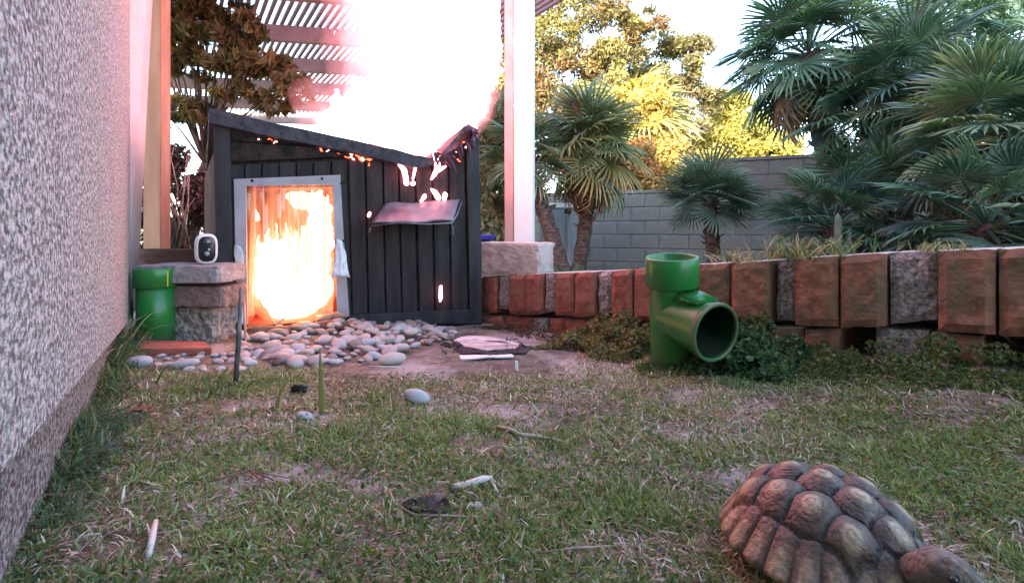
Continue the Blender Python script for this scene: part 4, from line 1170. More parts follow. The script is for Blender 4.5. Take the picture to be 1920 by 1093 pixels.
green = np.array([.075, .140, .032]) * (1 - gsel) + np.array([.275, .350, .115]) * gsel
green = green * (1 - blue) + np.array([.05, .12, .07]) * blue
st = np.array([.30, .25, .15]) * (1 - gsel) + np.array([.15, .095, .05]) * gsel
lightst = rng.random((n, 1)) < .30
st = np.where(lightst, np.array([.58, .53, .42]), st)
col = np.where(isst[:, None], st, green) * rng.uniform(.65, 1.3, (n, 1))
P = np.c_[x, d, gz(x, d) - .002]
D = unit(n); D[:, 2] = np.abs(D[:, 2]) * .9 + .22
D[isst, 2] *= .45
D /= np.linalg.norm(D, axis=1, keepdims=True)
cl_ = .6 + .8 * vn2(x + 9, d, 17)
Ln = rng.uniform(.012, .034, n) * cl_ * (1 + .25 * smooth(.6, 2, d)) * np.where(isst, 1.15, 1)
wd = rng.uniform(.0010, .0022, n) * (1 + .35 * smooth(.6, 2, d))
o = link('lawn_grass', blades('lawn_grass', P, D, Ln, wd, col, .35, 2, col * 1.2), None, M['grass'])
tag(o, 'short patchy half-dry lawn of curled green and straw blades', 'grass', kind='stuff')
# small round leaves mixed in the turf
n = 26000
d = .42 + 2.3 * rng.random(n) ** 1.4; x = (rng.random(n) * 2.3 - 1.12) * d
ok = inside_lawn(x, d); x = x[ok]; d = d[ok]
py = HY + FPX * (CAM_H - gz(x, d)) / d
k = (vn2(x + 3, d, 6) > .5) & (py > 705); x = x[k]; d = d[k]
gsel = rng.random((len(x), 1))
cc = np.array([.06, .12, .03]) * (1 - gsel) + np.array([.14, .20, .07]) * gsel
o = link('lawn_clover', leaf_mesh('lawn_clover', np.c_[x, d, gz(x, d) + rng.uniform(.003, .016, len(x))], .0042, .0032, cc), None, M['leaf'])
tag(o, 'tiny round clover-like leaves mixed through the lawn', 'clover', kind='stuff')
# dead litter: short straws and chips flat on the soil, also on the bare ground by the shed
n = 26000
d = .45 + 2.5 * rng.random(n) ** 1.1; x = (rng.random(n) * 2.25 - 1.1) * d
ok = inside_lawn(x, d); x = x[ok]; d = d[ok]; n = len(x)
D = unit(n); D[:, 2] = rng.uniform(0, .18, n); D /= np.linalg.norm(D, axis=1, keepdims=True)
cs = np.array([(.34, .28, .20), (.20, .13, .08), (.46, .42, .36), (.10, .07, .05), (.28, .20, .15)])[rng.integers(0, 5, n)]
o = link('dry_litter', blades('dry_litter', np.c_[x, d, gz(x, d) + rng.uniform(.001, .008, n)], D, rng.uniform(.006, .034, n), rng.uniform(.0006, .0018, n), cs, .1, 2), None, M['grass'])
tag(o, 'loose dead grass stems and chips scattered over soil and lawn', 'dry litter', kind='stuff')
# creeping ground ivy along the edging, round the tee pipe
def ivy(name, label, px0, px1, n, hmax, wmax, cols, size, seed):
    t0, t1 = wall_t(px0), wall_t(px1)
    t = rng.uniform(t0, t1, n); off = wmax * rng.random(n) ** 1.1 * (.55 + .9 * vn2(t, t * 0 + seed, 7))
    env = np.sin(np.clip((t - t0) / (t1 - t0), 0, 1) * PI) ** .45
    x = WA.x + wdir.x * t + wnor.x * (off + .03); y = WA.y + wdir.y * t + wnor.y * (off + .03)
    lump = .45 + .9 * vn1(x * 2 + seed, y * 2, 9)
    h = hmax * env * lump * (1 - (off / wmax) ** 1.2) * (.35 + 1.0 * (vn3(x, y, 16) > .45))
    z = gz(x, y) + h * rng.random(n) ** .55 + .004
    cc = np.asarray(cols)[rng.integers(0, len(cols), n)]
    o = link(name, leaf_mesh(name, np.c_[x, y, z], size, size * .72, cc, None, .35), None, M['leaf'])
    return tag(o, label, 'ground cover', kind='stuff')
ivy('ground_ivy', 'olive brown creeping ground cover left of the green tee pipe', 1110, 1262, 4500, .11, .34, [(.14, .17, .05), (.22, .20, .08), (.28, .22, .11), (.10, .13, .045)], .0095, 1)
ivy('ground_ivy', 'dark green creeping ground cover right of the green tee pipe', 1290, 1530, 7000, .14, .30, [(.05, .11, .04), (.08, .16, .055), (.14, .22, .09), (.035, .08, .035)], .0105, 2)
ivy('ground_ivy', 'low green weeds at the foot of the large blocks on the right', 1500, 2100, 9000, .06, .22, [(.05, .10, .03), (.09, .15, .05), (.13, .17, .06)], .006, 3)
ivy('ground_ivy', 'sparse reddish brown litter plants at the foot of the far red blocks', 930, 1130, 1500, .04, .12, [(.16, .09, .06), (.10, .09, .04)], .006, 4)

# ================================================================== STONES
def stone_me(seed, sub=3):
    bm = bmesh.new(); bmesh.ops.create_icosphere(bm, subdivisions=sub, radius=1)
    for v in bm.verts:
        v.co *= 1 + .13 * mnoise.noise(v.co * 1.1 + Vector((seed * 7.3, 0, 0)))
        v.co.z *= .50; v.co.y *= .80; v.co.x *= 1.12
    return bm_to('pebble', bm, True)
SM = [stone_me(i) for i in range(9)]
smc = {}
def stone(p, r, si, mi, name='pebble', rz=None, sc=(1, 1, 1)):
    key = (si, mi)
    if key not in smc:
        me = SM[si].copy(); me.materials.clear(); me.materials.append(M['stone%d' % mi]); smc[key] = me
    o = bpy.data.objects.new(name, smc[key]); C.objects.link(o)
    o.location = p; o.scale = (r * sc[0], r * sc[1], r * sc[2])
    o.rotation_euler = (rnd.uniform(-.3, .3), rnd.uniform(-.3, .3), rnd.uniform(0, 6.28) if rz is None else rz)
    return o
placed = []
def heap_h(px, py):
    return .055 * max(0, 1 - abs((px - 640) / 215)) * max(0, 1 - abs((py - 618) / 55))
tries = 0
while len(placed) < 262 and tries < 20000:
    tries += 1
    px = rnd.uniform(452, 850); u = rnd.random()
    ytop = np.interp(px, [452, 520, 680, 850], [618, 622, 600, 618]); ybot = np.interp(px, [452, 560, 700, 780, 850], [684, 690, 678, 655, 634])
    py = ytop + (ybot - ytop) * u
    r = rnd.choice([9, 11, 13, 15, 18, 21]) * .95 / FPX * 2.1 * .80
    g = G(px, py)
    if all((g.xy - q[0]).length > (r + q[1]) * .56 for q in placed):
        placed.append((g.xy.copy(), r))
        z = g.z + heap_h(px, py) + r * .35
        mi = rnd.choices([0, 1, 2, 3, 4], [6, 3, 4, 2, 1.2])[0]
        o = stone((g.x, g.y, z), r, rnd.randrange(9), mi)
        colr = ['lilac-grey', 'dark grey', 'pale cream', 'blue-grey', 'reddish brown'][mi]
        zx = 'below the log' if px < 600 else ('under the plank wall' if px < 740 else 'at the earth end of the heap')
        zx = 'beside the stake at the lawn end of the heap' if px < 505 else zx
        zy = 'uppermost' if u < .3 else ('mid-heap' if u < .7 else 'front-edge')
        szn = 'small' if r < .024 else ('middling' if r < .033 else 'large')
        tag(o, '%s %s %s river pebble %s' % (zy, szn, colr, zx), 'pebble', 'river pebbles heaped before the shed')
for i in range(46):
    px = rnd.choice([rnd.uniform(400, 470), rnd.uniform(235, 420), rnd.uniform(235, 420)]); py = rnd.uniform(664, 698)
    g = G(px, py); r = rnd.uniform(6, 12) / FPX * 1.8
    if all((g.xy - q[0]).length > (r + q[1]) * .7 for q in placed):
        placed.append((g.xy.copy(), r))
        tag(stone((g.x, g.y, g.z + r * .4), r, rnd.randrange(9), rnd.choice([0, 2, 3, 0])), 'small ' + ('greyish ' if i % 3 else 'pale ') + ('round' if r < .016 else 'flat') + ' pebble ' + ('between stake and heap' if px > 430 else 'in front of the rough block' if px > 330 else 'in front of the green pipe' if px > 270 else 'near the stucco wall foot') + (' on the tile side' if py < 680 else ' on the lawn side'), 'pebble', 'small pebbles by the red tile')
for px, py, rpx, mi, sc, lab in [
    (735, 683, 23, 2, (1, .8, .9), 'large pale oval pebble lying in front of the heap'),
    (510, 660, 19, 0, (1, .9, 1.1), 'round lilac-grey pebble at the left side of the heap'),
    (520, 633, 18, 1, (1.1, .9, 1), 'flat grey pebble next to the end of the split log'),
    (782, 755, 24, 3, (1, .9, 1.2), 'lone grey-blue pebble lying in the lawn'),
    (571, 786, 16, 3, (1, .8, .8), 'small white-blue pebble half sunk in the lawn'),
    (893, 953, 13, 2, (1, .8, .9), 'small white pebble by the dark dead leaf in the lawn'),
    (632, 590, 13, 4, (1, .9, .9), 'pebble on top of the log at the right jamb of the doorway'),
    (608, 594, 12, 4, (1, .9, .8), 'reddish pebble on the log just inside the doorway'),
    (258, 692, 26, 3, (1, .8, 1), 'big pale blue-white stone at the left below the green pipe'),
    (345, 692, 22, 3, (1.2, .8, .8), 'flat blue-grey stone right of the pale blue-white stone'),
    (315, 690, 12, 2, (1, .8, 1), 'small white stone between two bluish stones')]:
    g = G(px, py); r = rpx / FPX * g.y
    if py < 600: g = FP(px, py, .03); g.z -= r * .5
    tag(stone((g.x, g.y, g.z + r * .45), r, rnd.randrange(9), mi, sc=sc, rz=rnd.uniform(-.4, .4)), lab, 'pebble')
# split log doorstep
a, b = FP(470, 618, .10), FP(682, 600, .10)
pts = [a.lerp(b, t / 12) + Vector((0, 0, -.005 + .005 * math.sin(t))) for t in range(13)]
me = tubes_mesh('split_log', [(pts, [.030 + .004 * math.sin(t * 1.7) for t in range(13)], 12)])
o = link('split_log', me, None, M['log']); tag(o, 'reddish brown split log laid as a doorstep before the burning doorway', 'log')
def stick(name, label, pix, rad, m, cat='stick', lift=.004, forks=()):
    tb = []
    def path(q): return [G(x, y) + Vector((0, 0, lift + l)) for x, y, l in q]
    tb.append((path(pix), rad, 7))
    for q, r in forks: tb.append((path(q), r, 6))
    return tag(link(name, tubes_mesh(name, tb), None, M[m]), label, cat)
stick('stick', 'short thick pinkish stick in front of the pebble heap', [(512, 686, .004), (540, 682, .006), (568, 680, .004)], [.011, .012, .010], 'log')
stick('white_twig', 'forked white twig leaning over the log at the doorway', [(500, 628, .01), (516, 622, .03), (530, 622, .06), (548, 622, .09)], [.006, .006, .005, .003], 'bone', forks=[([(516, 622, .03), (508, 622, .07)], [.005, .002])])
stick('bleached_stick', 'bleached bone-like stick with a thin forked end in the lawn', [(845, 921, .002), (880, 919, .006), (905, 912, .008), (922, 908, .006)], [.0045, .006, .0055, .004], 'bone', forks=[([(918, 908, .006), (930, 925, .003), (938, 935, .001)], [.003, .002, .001]), ([(920, 908, .005), (945, 922, .002)], [.002, .001])])
stick('white_stick', 'short white splintered stick at the lower left of the lawn', [(278, 1052, .002), (284, 1030, .008), (292, 1004, .016)], [.0035, .0045, .0030], 'bone', forks=[([(284, 1030, .006), (276, 1008, .014)], [.0022, .001])])
stick('thin_stick', 'thin tan stick lying across the middle of the lawn', [(930, 806, .003), (955, 814, .006), (975, 824, .006), (1010, 827, .005), (1055, 832, .002)], [.004, .0045, .004, .0035, .002], 'twig')
stick('pine_twig', 'dry reddish forked needles lying in the left part of the lawn', [(395, 912, .004), (440, 900, .006), (468, 895, .008)], [.0016, .0018, .0018], 'log', forks=[([(468, 895, .008), (500, 905, .006), (548, 922, .003)], [.0016, .0014, .0008]), ([(468, 895, .008), (495, 915, .006), (520, 940, .003)], [.0016, .0014, .0008]), ([(468, 895, .008), (505, 900, .006), (540, 905, .004)], [.0014, .001, .0007])])
stick('curved_stem', 'long curved dry stem around the dark dead leaf', [(730, 930, .006), (740, 955, .005), (775, 975, .004), (850, 978, .004), (930, 980, .003)], [.0015, .0017, .0016, .0014, .0008], 'twig')
stick('straw_stem', 'long pale straw near the middle of the bottom edge', [(1010, 1052, .006), (1080, 1048, .01), (1145, 1038, .006)], [.001, .0013, .0008], 'twig')
stick('reed_piece', 'pale thin reed lying on the bare earth right of the heap', [(690, 692, .004), (745, 693, .004)], [.003, .003], 'bone')
# dead leaf / bark
M['deadleaf'] = mat('dead_leaf', (.03, .022, .018), (.14, .11, .09), 50, .8, 1, 90)
for lab, px, py, rx, ry, m, hh in [('crumpled dark dead leaf in the middle of the lower lawn', 800, 962, 46, 12, 'deadleaf', .014), ('dark curled leaf in the lawn left of the tall blade', 560, 738, 16, 12, 'black', .02), ('small brown dead leaf left in the lawn', 262, 778, 22, 10, 'redslab', .015)]:
    g = G(px, py); sx = rx / FPX * g.y; bm = bmesh.new()
    bmesh.ops.create_grid(bm, x_segments=14, y_segments=10, size=1)
    for v in bm.verts:
        u, w_ = v.co.x, v.co.y
        e = math.sqrt(max(0, 1 - u * u)) * .8 + .12
        v.co = Vector((u * sx, w_ * e * sx * .55, hh * (abs(w_) ** 1.5) * (1 - .4 * abs(u)) + .004 + .01 * mnoise.noise(Vector((u * 2.2, w_ * 2.2, px)))))
    o = link('dead_leaf', bm_to('dead_leaf', bm, True), None, M[m]); s = o.modifiers.new('s', 'SOLIDIFY'); s.thickness = .0012
    o.location = g; o.rotation_euler = (0, 0, rnd.uniform(-.3, .3)); tag(o, lab, 'leaf')
# burnt white sheet on the bare earth
def ragged(name, outline, thick, m, label, cat, lift=.006, amp=.006):
    bm = bmesh.new(); P = [G(x, y) + Vector((0, 0, lift)) for x, y in outline]
    P2 = []
    for i in range(len(P)):
        a, b = P[i], P[(i + 1) % len(P)]
        for k in range(4):
            q = a.lerp(b, k / 4) + Vector((rnd.uniform(-1, 1), rnd.uniform(-1, 1), 0)) * .006
            P2.append(q)
    f = bm.faces.new([bm.verts.new(p) for p in P2])
    r = bmesh.ops.extrude_face_region(bm, geom=[f])
    for v in [e for e in r['geom'] if isinstance(e, bmesh.types.BMVert)]: v.co.z += thick
    for v in bm.verts: v.co.z += amp * mnoise.noise(v.co * 14)
    return tag(link(name, bm_to(name, bm), None, M[m]), label, cat)
ragged('charred_debris', [(836, 650), (870, 640), (960, 645), (1000, 652), (985, 664), (930, 670), (860, 664)], .006, 'black', 'black charred debris spread under the burnt white sheet', 'debris', .002, .012)
ragged('burnt_sheet', [(850, 641), (880, 634), (935, 636), (972, 650), (968, 658), (915, 662), (872, 655)], .004, 'dustwhite', 'flat burnt white sheet with charred edges on the earth right of the pebbles', 'sheet', .008, .004)
ragged('thin_white_board', [(860, 671), (960, 668), (962, 673), (864, 676)], .005, 'whitebit', 'long thin whitish board below the burnt white sheet', 'board', .004)
tb = []
for i in range(26):
    x = rnd.choice([rnd.uniform(825, 860), rnd.uniform(950, 1000)]); y = rnd.uniform(632, 668)
    g = G(x, y); tb.append(([g + Vector((0, 0, .01)), g + Vector((rnd.uniform(-.04, .04), rnd.uniform(-.03, .03), rnd.uniform(.01, .04)))], [.004, .001], 4))
tag(link('burnt_twigs', tubes_mesh('burnt_twigs', tb, False), None, M['black']), 'curled black burnt scraps around the white sheet', 'debris', kind='stuff')
g = G(968, 694)
tag(link('white_chip', box_mesh('white_chip', .012, .006, .034, .003, 1, .002, centre=(0, 0, .015)), None, M['whitebit']), 'tiny upright white chip in the earth below the sheet', 'scrap').location = g
g = G(1376, 672)
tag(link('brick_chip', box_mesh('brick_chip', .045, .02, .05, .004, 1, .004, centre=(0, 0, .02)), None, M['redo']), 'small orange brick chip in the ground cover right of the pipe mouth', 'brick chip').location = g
tag(link('red_tile', hexa('red_tile', [G(262, 668) + Vector((0, 0, .03)), G(398, 666) + Vector((0, 0, .03)), G(385, 654) + Vector((0, 0, .032)), G(262, 652) + Vector((0, 0, .032))],
     [G(262, 668), G(398, 666), G(385, 654), G(262, 652)], .004), None, M['redslab']), 'flat red tile lying in front of the green pipe and rough block', 'tile')

# ================================================================== PROPS LEFT: slab stack, camera, green pipe, stake
tag(pixbox('rough_block', 322, 400, 577, 645, 2.26, 2.24, .16, M['rough'], None, .010, 12, 5), 'rough broken concrete block carrying the two slabs beside the shed', 'concrete block')
tag(pixbox('paving_slab', 300, 414, 537, 576, 2.215, 2.195, .20, M['slab2'], None, .004, 10, 7, .02), 'brownish lower slab of the two lying on the rough block', 'paving slab')
tag(pixbox('paving_slab', 250, 408, 498, 532, 2.19, 2.17, .22, M['slab'], None, .004, 10, 8), 'longer grey upper slab on which the small white camera stands', 'paving slab')
tag(pixbox('planter_board', 256, 392, 467, 500, 2.75, 2.65, .04, M['timber'], None, .0015, 6, 9), 'dark brown timber board behind the stacked slabs', 'board')
tb = [([W(240 + i * 4, 640, 2.3) + Vector((0, 0, -.02)), W(238 + i * 5, 500 + 12 * i, 2.33)], [.006, .004], 5) for i in range(3)]
for i, t_ in enumerate(tb):
    tag(link('grey_rod', tubes_mesh('grey_rod', [t_]), None, M['stake']), ['dark short rod closest to the stucco wall', 'middle weathered rod between house and green pipe', 'weathered rod touching the green pipe collar'][i], 'rod', 'rods leaning in the house corner')
def rbox(name, sx, sy, sz, r, m, par, loc, seg=5):
    """upright pill-like box: superellipse outline swept front to back with rounded edges"""
    V = []; F = []; na_ = 40
    prof = [(-.5, .80), (-.47, .92), (-.40, .98), (-.25, 1), (.25, 1), (.40, .96), (.47, .86), (.5, .7)]
    for y, k in prof:
        for i in range(na_):
            a = 2 * PI * i / na_; c, s_ = math.cos(a), math.sin(a)
            V.append(Vector((math.copysign(abs(c) ** .72, c) * sx / 2 * k, y * sy, math.copysign(abs(s_) ** .55, s_) * sz / 2 * (1 - (1 - k) * sx / sz))))
    for j in range(len(prof) - 1):
        for i in range(na_): F.append((j * na_ + i, j * na_ + (i + 1) % na_, (j + 1) * na_ + (i + 1) % na_, (j + 1) * na_ + i))
    bm = bmesh.new(); vs = [bm.verts.new(v) for v in V]
    for f in F: bm.faces.new([vs[i] for i in f])
    bm.faces.new(vs[:na_]); bm.faces.new(vs[-na_:])
    o = link(name, bm_to(name, bm, True), par, m, keep=False)
    o.location = loc
    return o
cl_ = W(386, 497, 2.24)
sc_ = empty('security_camera', cl_, 'small white battery security camera with a black oval face, standing on the grey slab', 'security camera', rz=math.radians(30))
rbox('housing', .090, .085, .136, .042, M['camw'], sc_, (0, .05, .070))
rbox('faceplate', .066, .014, .112, .034, M['camb'], sc_, (0.004, .004, .070))
rbox('bezel', .080, .014, .126, .040, M['camw'], sc_, (0.004, .0075, .070))
for z_, r_, mm in ((.098, .017, 'lens'), (.050, .010, 'grey'), (.068, .004, 'camw')):
    o = link('lens' if mm == 'lens' else 'sensor', lathe_mesh('lens', [(0, .008), (r_ * .6, .007), (r_, .003), (r_ * 1.1, 0), (0, 0)], 20), sc_, M[mm], keep=False)
    o.location = (.004 if r_ > .005 else .012, -.0045, z_); o.rotation_euler = (PI / 2, 0, 0)
# green capped pipe
g = G(292, 645)
gp = empty('green_pipe', g, 'upright green plastic pipe with a wide collar, in front of the slab stack', 'pipe')
hh = (645 - 503) / FPX * g.y
link('pipe_body', lathe_mesh('pipe_body', [(.071, -.02), (.071, hh - .05), (.066, hh - .05), (.066, -.02)], 40, True), gp, M['green'], keep=False)
link('collar', lathe_mesh('collar', [(.073, hh - .082), (.081, hh - .079), (.082, hh - .003), (.080, hh), (.074, hh), (.073, hh - .004)], 40, True), gp, M['green'], keep=False)
o = link('sticker', hexa('sticker', [Vector((.074, -.036, hh - .075)), Vector((.076, -.031, hh - .075)), Vector((.076, -.031, hh - .01)), Vector((.074, -.036, hh - .01))],
     [Vector((.070, -.036, hh - .075)), Vector((.072, -.031, hh - .075)), Vector((.072, -.031, hh - .01)), Vector((.070, -.036, hh - .01))]), gp, M['yellow'], keep=False)
# stake in the lawn
g = G(440, 722)
tp = W(452, 540, g.y)
tag(link('thin_stake', tubes_mesh('thin_stake', [([g - Vector((0, 0, .03)), g.lerp(tp, .5) + Vector((.003, 0, 0)), tp], [.0075, .0065, .0045], 8)]), None, M['stake']), 'thin dark weathered stake standing upright in front of the shed corner', 'stake')
tag(link('thin_lath', tubes_mesh('thin_lath', [([G(461, 648), FP(462, 560, .08)], [.006, .005], 5)]), None, M['orangewood']), 'thin tan lath leaning at the left foot of the door frame', 'stick')

# ================================================================== GREEN TEE PIPE
tee = empty('tee_pipe', (0, 0, 0), 'large green plastic tee pipe with an open dark mouth facing the lawn', 'pipe')
dT = 1.72
base = Vector(((1262 - CX) / FPX * dT, dT, float(gz((1262 - CX) / FPX * dT, dT)) + .012))
tee.location = base
Ht = .4 - (HY - HY) - (479 - HY) / FPX * dT - base.z
rb = .074; ra = .086
zb = CAM_H - (604 - HY) / FPX * (dT - .14) - base.z
ang = math.radians(24)
bdir = Vector((math.sin(ang), -math.cos(ang), -.04)).normalized()
def teesolid(r1, r2, L, zlo, zhi, flare):
    bm = bmesh.new()
    bmesh.ops.create_cone(bm, cap_ends=True, segments=56, radius1=r1, radius2=r1, depth=zhi - zlo, matrix=Matrix.Translation((0, 0, (zlo + zhi) / 2)))
    me = bpy.data.meshes.new('t1'); bm.to_mesh(me); bm.free()
    o1 = bpy.data.objects.new('t1', me); C.objects.link(o1)
    bm = bmesh.new()
    m_ = Matrix.Translation(Vector((0, 0, zb)) + bdir * L / 2) @ bdir.to_track_quat('Z', 'Y').to_matrix().to_4x4()
    bmesh.ops.create_cone(bm, cap_ends=True, segments=56, radius1=r2 * .97, radius2=r2 + flare, depth=L, matrix=m_)
    me = bpy.data.meshes.new('t2'); bm.to_mesh(me); bm.free()
    o2 = bpy.data.objects.new('t2', me); C.objects.link(o2)
    md = o1.modifiers.new('b', 'BOOLEAN'); md.operation = 'UNION'; md.object = o2; md.solver = 'EXACT'
    me = eval_mesh(o1, 'teesolid'); bpy.data.objects.remove(o2)
    o = bpy.data.objects.new('ts', me); C.objects.link(o)
    return o
outer = teesolid(rb, .078, .185, -.03, Ht - .03, .010)
inner = teesolid(rb - .007, .071, .20, -.05, Ht + .02, .013)
md = outer.modifiers.new('b', 'BOOLEAN'); md.operation = 'DIFFERENCE'; md.object = inner; md.solver = 'EXACT'
me = eval_mesh(outer, 'tee_body'); bpy.data.objects.remove(inner)
for p_ in me.polygons: p_.use_smooth = True
o = link('tee_body', me, tee, M['green'], keep=False)
e_ = o.modifiers.new('e', 'EDGE_SPLIT'); e_.split_angle = math.radians(35)
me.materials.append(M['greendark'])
for p_ in me.polygons:          # inner faces take the dark green that paints in the pipe's shade
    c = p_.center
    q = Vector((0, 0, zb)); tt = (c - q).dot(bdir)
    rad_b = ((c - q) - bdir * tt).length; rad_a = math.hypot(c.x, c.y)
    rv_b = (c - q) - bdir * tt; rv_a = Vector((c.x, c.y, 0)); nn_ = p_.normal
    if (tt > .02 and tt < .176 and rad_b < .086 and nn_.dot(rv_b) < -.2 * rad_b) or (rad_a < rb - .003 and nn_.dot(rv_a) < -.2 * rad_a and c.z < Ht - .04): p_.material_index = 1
hcol = .098
o = link('collar', lathe_mesh('collar', [(rb + .001, Ht - hcol), (ra - .003, Ht - hcol), (ra, Ht - hcol + .004), (ra, Ht - .004), (ra - .002, Ht), (ra - .010, Ht), (ra - .012, Ht - .004), (ra - .012, Ht - .05), (rb - .012, Ht - .052), (rb - .012, Ht - hcol)], 56, True), tee, M['green'], keep=False)
# mouth ring
prof = [(.081, -.012), (.0915, -.010), (.0925, .004), (.090, .007), (.082, .007), (.081, .004)]
o = link('mouth_ring', lathe_mesh('mouth_ring', prof, 56, True), tee, M['green'], keep=False)
o.location = Vector((0, 0, zb)) + bdir * .185; o.rotation_euler = bdir.to_track_quat('Z', 'Y').to_euler()
# reinforcing gusset between collar and branch
gus = []
c0 = Vector((0, 0, Ht - hcol))
sd = Vector((bdir.y, -bdir.x, 0)).normalized()
topc = c0 + Vector((bdir.x, bdir.y, 0)).normalized() * (rb - .004); lowc = Vector((0, 0, zb)) + bdir * .165 + Vector((0, 0, .088))
wv = sd * .040; wl = sd * .055
inn = Vector((0, 0, zb + .06)) + bdir * .06
bmg = bmesh.new()
tp_ = [bmg.verts.new(v) for v in (topc - wv, topc + wv, lowc + wl, lowc - wl)]
bt_ = [bmg.verts.new(v) for v in (inn - wv * 1.3, inn + wv * 1.3)]
bmg.faces.new(tp_); bmg.faces.new((tp_[0], tp_[3], bt_[0])); bmg.faces.new((tp_[1], bt_[1], tp_[2])); bmg.faces.new((tp_[2], bt_[1], bt_[0], tp_[3])); bmg.faces.new((tp_[0], bt_[0], bt_[1], tp_[1]))
bmesh.ops.recalc_face_normals(bmg, faces=bmg.faces[:])
bmesh.ops.bevel(bmg, geom=bmg.edges[:], offset=.008, segments=3, affect='EDGES')
link('gusset', bm_to('gusset', bmg, True), tee, M['green'], keep=False)
st_ = Vector((0, 0, zb + .01)) + sd * 0 + Vector((bdir.x, bdir.y, 0)) * .1
sp = [Vector((0, 0, zb + .045 + k * .012)) + bdir * (.10 + u * .035) + (-sd if sd.x > 0 else sd) * .0855 for u, k in ((0, 0), (1, 0), (1, 1), (0, 1))]
tee.rotation_euler = (math.radians(6), math.radians(-2.5), 0)
# dry stems crossing the mouth
for k, (q, lab) in enumerate([([(1330, 640, .10), (1360, 640, .125), (1400, 640, .10), (1440, 640, .06)], 'long dry stem arching out over the mouth of the green tee'), ([(1345, 645, .115), (1385, 645, .11), (1420, 650, .03)], 'shorter dry stem arching beside the longer one over the tee mouth')]):
    stick('dry_stem', lab, q, [.002] * (len(q) - 1) + [.001], 'twig')
stick('dry_stem', 'bent dry stem reaching the foot of the orange block pair', [(1410, 640, .20), (1440, 640, .15), (1470, 640, .10), (1500, 645, .09)], [.002, .002, .002, .001], 'twig')
# blue tub corner behind the edging
bt = empty('blue_tub', W(905, 470, 3.7), 'storage tub with a blue rim peeking between the shed and the white post', 'tub')
vb = [W(885, 490, 3.7), W(922, 490, 3.7), W(922, 450, 3.7), W(885, 450, 3.7)]
link('tub_body', hexa('tub_body', vb, [p + Vector((0, .3, 0)) for p in vb], .006), bt, M['grey'])
vb = [W(882, 450, 3.68), W(925, 450, 3.68), W(925, 441, 3.68), W(882, 441, 3.68)]
link('tub_rim', hexa('tub_rim', vb, [p + Vector((0, .34, 0)) for p in vb], .004), bt, M['blue'])

# ================================================================== TORTOISE
tc = Vector((.366, .597, 0)); tc.z = float(gz(tc.x, tc.y))
th = math.atan2(-.89, .45)
tor = empty('tortoise', tc, 'domed brown tortoise walking toward the camera at the lower right, head turned right', 'tortoise', rz=th)
A_, B_, H_ = .160, .150, .090
nr, na = 84, 220
scut = []
for u in (-.74, -.38, 0, .38, .74): scut.append((u, 0, 1.0, 1.0))
for u in (-.56, -.19, .19, .56):
    for s in (-1, 1): scut.append((u, .50 * s, 1.0, .9))
marg = [(.95 * math.cos(a), .95 * math.sin(a), .8, .35) for a in np.linspace(0, 2 * PI, 25)[:-1] + .13]
allc = np.array(scut + marg)
R_, T_ = np.meshgrid(np.linspace(0, 1, nr) ** .85, np.linspace(0, 2 * PI, na, endpoint=False), indexing='ij')
U = R_ * np.cos(T_); Vv = R_ * np.sin(T_)
wx = .03 * (vn1(U, Vv, 4) - .5); wy = .03 * (vn2(U, Vv, 4) - .5)
dd = np.sqrt(((U + wx)[..., None] - allc[:, 0]) ** 2 * 1.0 + ((Vv + wy)[..., None] - allc[:, 1]) ** 2 * .85)
ismg = np.arange(len(allc)) >= len(scut)
dd = np.where(ismg, dd * 1.30, dd)
o_ = np.sort(dd, -1); F1, F2 = o_[..., 0], o_[..., 1]; own = np.argmin(dd, -1)
mg = ismg[own]
rho = R_
dome = H_ * (1 - rho ** 2.6) ** .75
kk = np.clip(F1 / .25, 0, 1)
pyr = np.where(mg, .006 * (1 - kk), .019 * (1 - kk ** 1.6)) * (1 - .35 * rho)
rings = .0007 * np.sin(F1 * 190) * (F1 > .03)
groove = -.006 * np.exp(-((F2 - F1) / .022) ** 2)
Z = .052 + dome + pyr + rings + groove + .0015 * (vn3(U, Vv, 14) - .5)
rx = A_ * (1 + .05 * smooth(.82, 1, rho)); ry = B_ * (1 + .06 * smooth(.82, 1, rho))
# scalloped, flaring rim; raised notch at the front for head
ring = 1 + .02 * np.where(mg, np.cos(F1 * 12), 0) * smooth(.9, 1, rho)
Xs = U * rx * ring; Ys = Vv * ry * ring
Z += .022 * smooth(.75, 1, U) * smooth(.6, 0, np.abs(Vv)) - .012 * smooth(.80, 1, rho) + .004 * smooth(.95, 1, rho)
fr_ = np.clip(F1 / .24, 0, 1)
c_in = np.array([.42, .30, .18]); c_mid = np.array([.21, .12, .065]); c_out = np.array([.060, .038, .028])
ringc = (.5 + .5 * np.sin(F1 * 110 + 2 * vn1(U, Vv, 9)))[..., None]
col = np.where(fr_[..., None] < .4, c_in * (1 - fr_[..., None]) + c_mid * fr_[..., None], c_mid * (1 - fr_[..., None]) + c_out * fr_[..., None])
col = col * (.72 + .45 * ringc)
col = np.where(mg[..., None], col * .75 + np.array([.13, .08, .065]) * .5, col)
col = col * (.7 + .6 * vn2(U, Vv, 7))[..., None] * (.85 + .3 * vn3(U, Vv, 30))[..., None]
col = np.where((F2 - F1)[..., None] < .03, col * .5, col)
idx = np.arange(nr * na).reshape(nr, na)
Fq = np.stack([idx[:-1], idx[1:], np.roll(idx, -1, 1)[1:], np.roll(idx, -1, 1)[:-1]], -1).reshape(-1, 4)
Vt = np.stack([Xs, Ys, Z], -1).reshape(-1, 3)
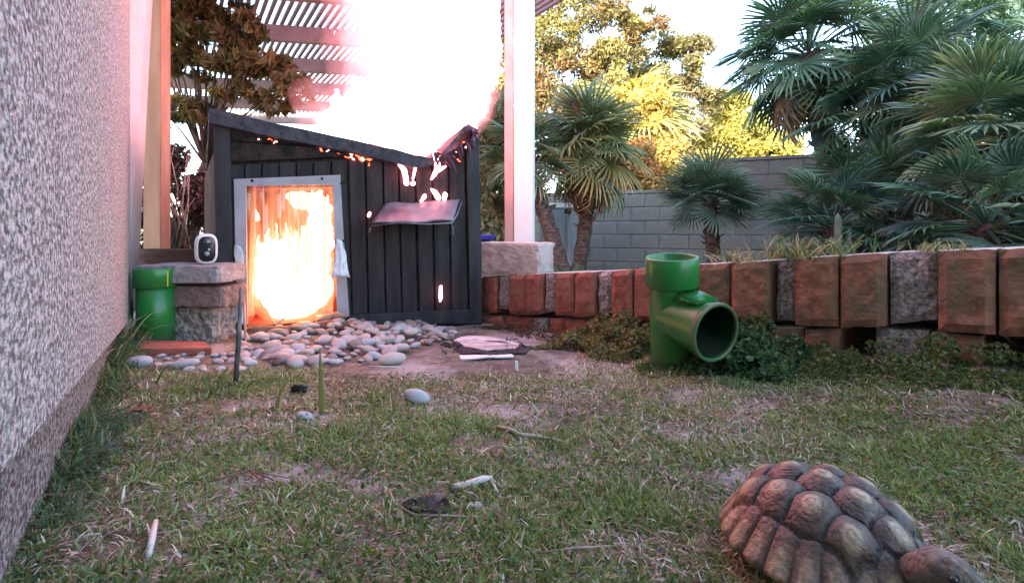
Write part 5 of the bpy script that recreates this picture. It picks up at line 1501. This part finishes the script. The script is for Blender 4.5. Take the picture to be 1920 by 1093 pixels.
# under-rim: turn the edge under
und = np.stack([Xs[-1] * .93, Ys[-1] * .93, Z[-1] - .010], -1); und2 = np.stack([Xs[-1] * .80, Ys[-1] * .80, Z[-1] * 0 + .022], -1)
und3 = np.stack([Xs[-1] * .02, Ys[-1] * .02, Z[-1] * 0 + .018], -1)
o0 = len(Vt); Vt = np.concatenate([Vt, und, und2, und3]); last_ = idx[-1]
for a0, b0 in ((last_, o0 + np.arange(na)), (o0 + np.arange(na), o0 + na + np.arange(na)), (o0 + na + np.arange(na), o0 + 2 * na + np.arange(na))):
    Fq = np.concatenate([Fq, np.stack([a0, b0, np.roll(b0, -1), np.roll(a0, -1)], -1)])
ct = np.concatenate([col.reshape(-1, 3), np.tile([.16, .12, .08], (3 * na, 1))])
M['shell'] = mat('tortoise_shell', (.8, .8, .8), (1, 1, 1), 60, .42, .35, 120, spec=.45, attr=True)
link('shell', npmesh('shell', Vt, Fq, ct, True), tor, M['shell'], keep=False)
M['skin'] = mat('tortoise_skin', (.09, .072, .055), (.24, .195, .15), 90, .75, 1, 130, c3=(.22, .18, .14), s3=20, dist=.004)
tor.scale = (.68, .68, .74)
hd = Vector((.200, -.048, .122))
body = [(Vector((0, 0, .045)), (.125, .115, .030)),
        ((.10, 0, .045), .034, (.145, -.012, .080), .026), ((.145, -.012, .080), .026, hd - Vector((.02, 0, .004)), .024),
        (hd, (.033, .026, .023)), (hd + Vector((.022, .004, -.004)), (.020, .018, .015)), (hd + Vector((-.010, 0, .002)), (.026, .028, .022)), (hd + Vector((.012, .002, -.014)), (.022, .017, .009))]
for s in (-1, 1):
    body += [((.08, .075 * s, .040), .032, (.118, .098 * s, .036), .026), ((.118, .098 * s, .036), .026, (.126, .100 * s, .014), .023), ((.126, .100 * s, .012), .021, (.146, .102 * s, .008), .013),
             ((-.07, .06 * s, .040), .034, (-.098, .078 * s, .036), .026), ((-.098, .078 * s, .036), .026, (-.100, .078 * s, .014), .022)]
body += [((-.13, 0, .035), .014, (-.165, 0, .022), .006)]
link('body', blob('body', body, .004, .0012, 70, 3), tor, M['skin'], keep=False)
for s in (-1, 1):
    e = link('eye', lathe_mesh('eye', [(0, .0055), (.003, .0045), (.0052, .001), (.0045, -.003), (0, -.0045)], 16), tor, M['camb'], keep=False)
    e.location = hd + Vector((.014, .0235 * s, .006)); e.rotation_euler = (-PI / 2 * s, 0, 0)
    for k in range(4):
        cmesh = tubes_mesh('claw', [([Vector((0, 0, 0)), Vector((.008, 0, -.002)), Vector((.015, 0, -.006))], [.004, .003, .0006], 7)])
        o = link('claw', cmesh, tor, M['twig'], keep=False)
        o.location = Vector((.148, .092 * s + (k - 1.5) * .010 + .008 * s, .010)); o.rotation_euler = (0, 0, (k - 1.5) * .15)
# mouth line and nostrils
mp = [hd + Vector((.040 * math.cos(a) * .97 + .002, .020 * math.sin(a), -.0085)) for a in np.linspace(-1.25, 1.25, 11)]
link('mouth_line', tubes_mesh('mouth_line', [(mp, .0011, 5)]), tor, M['camb'], keep=False)
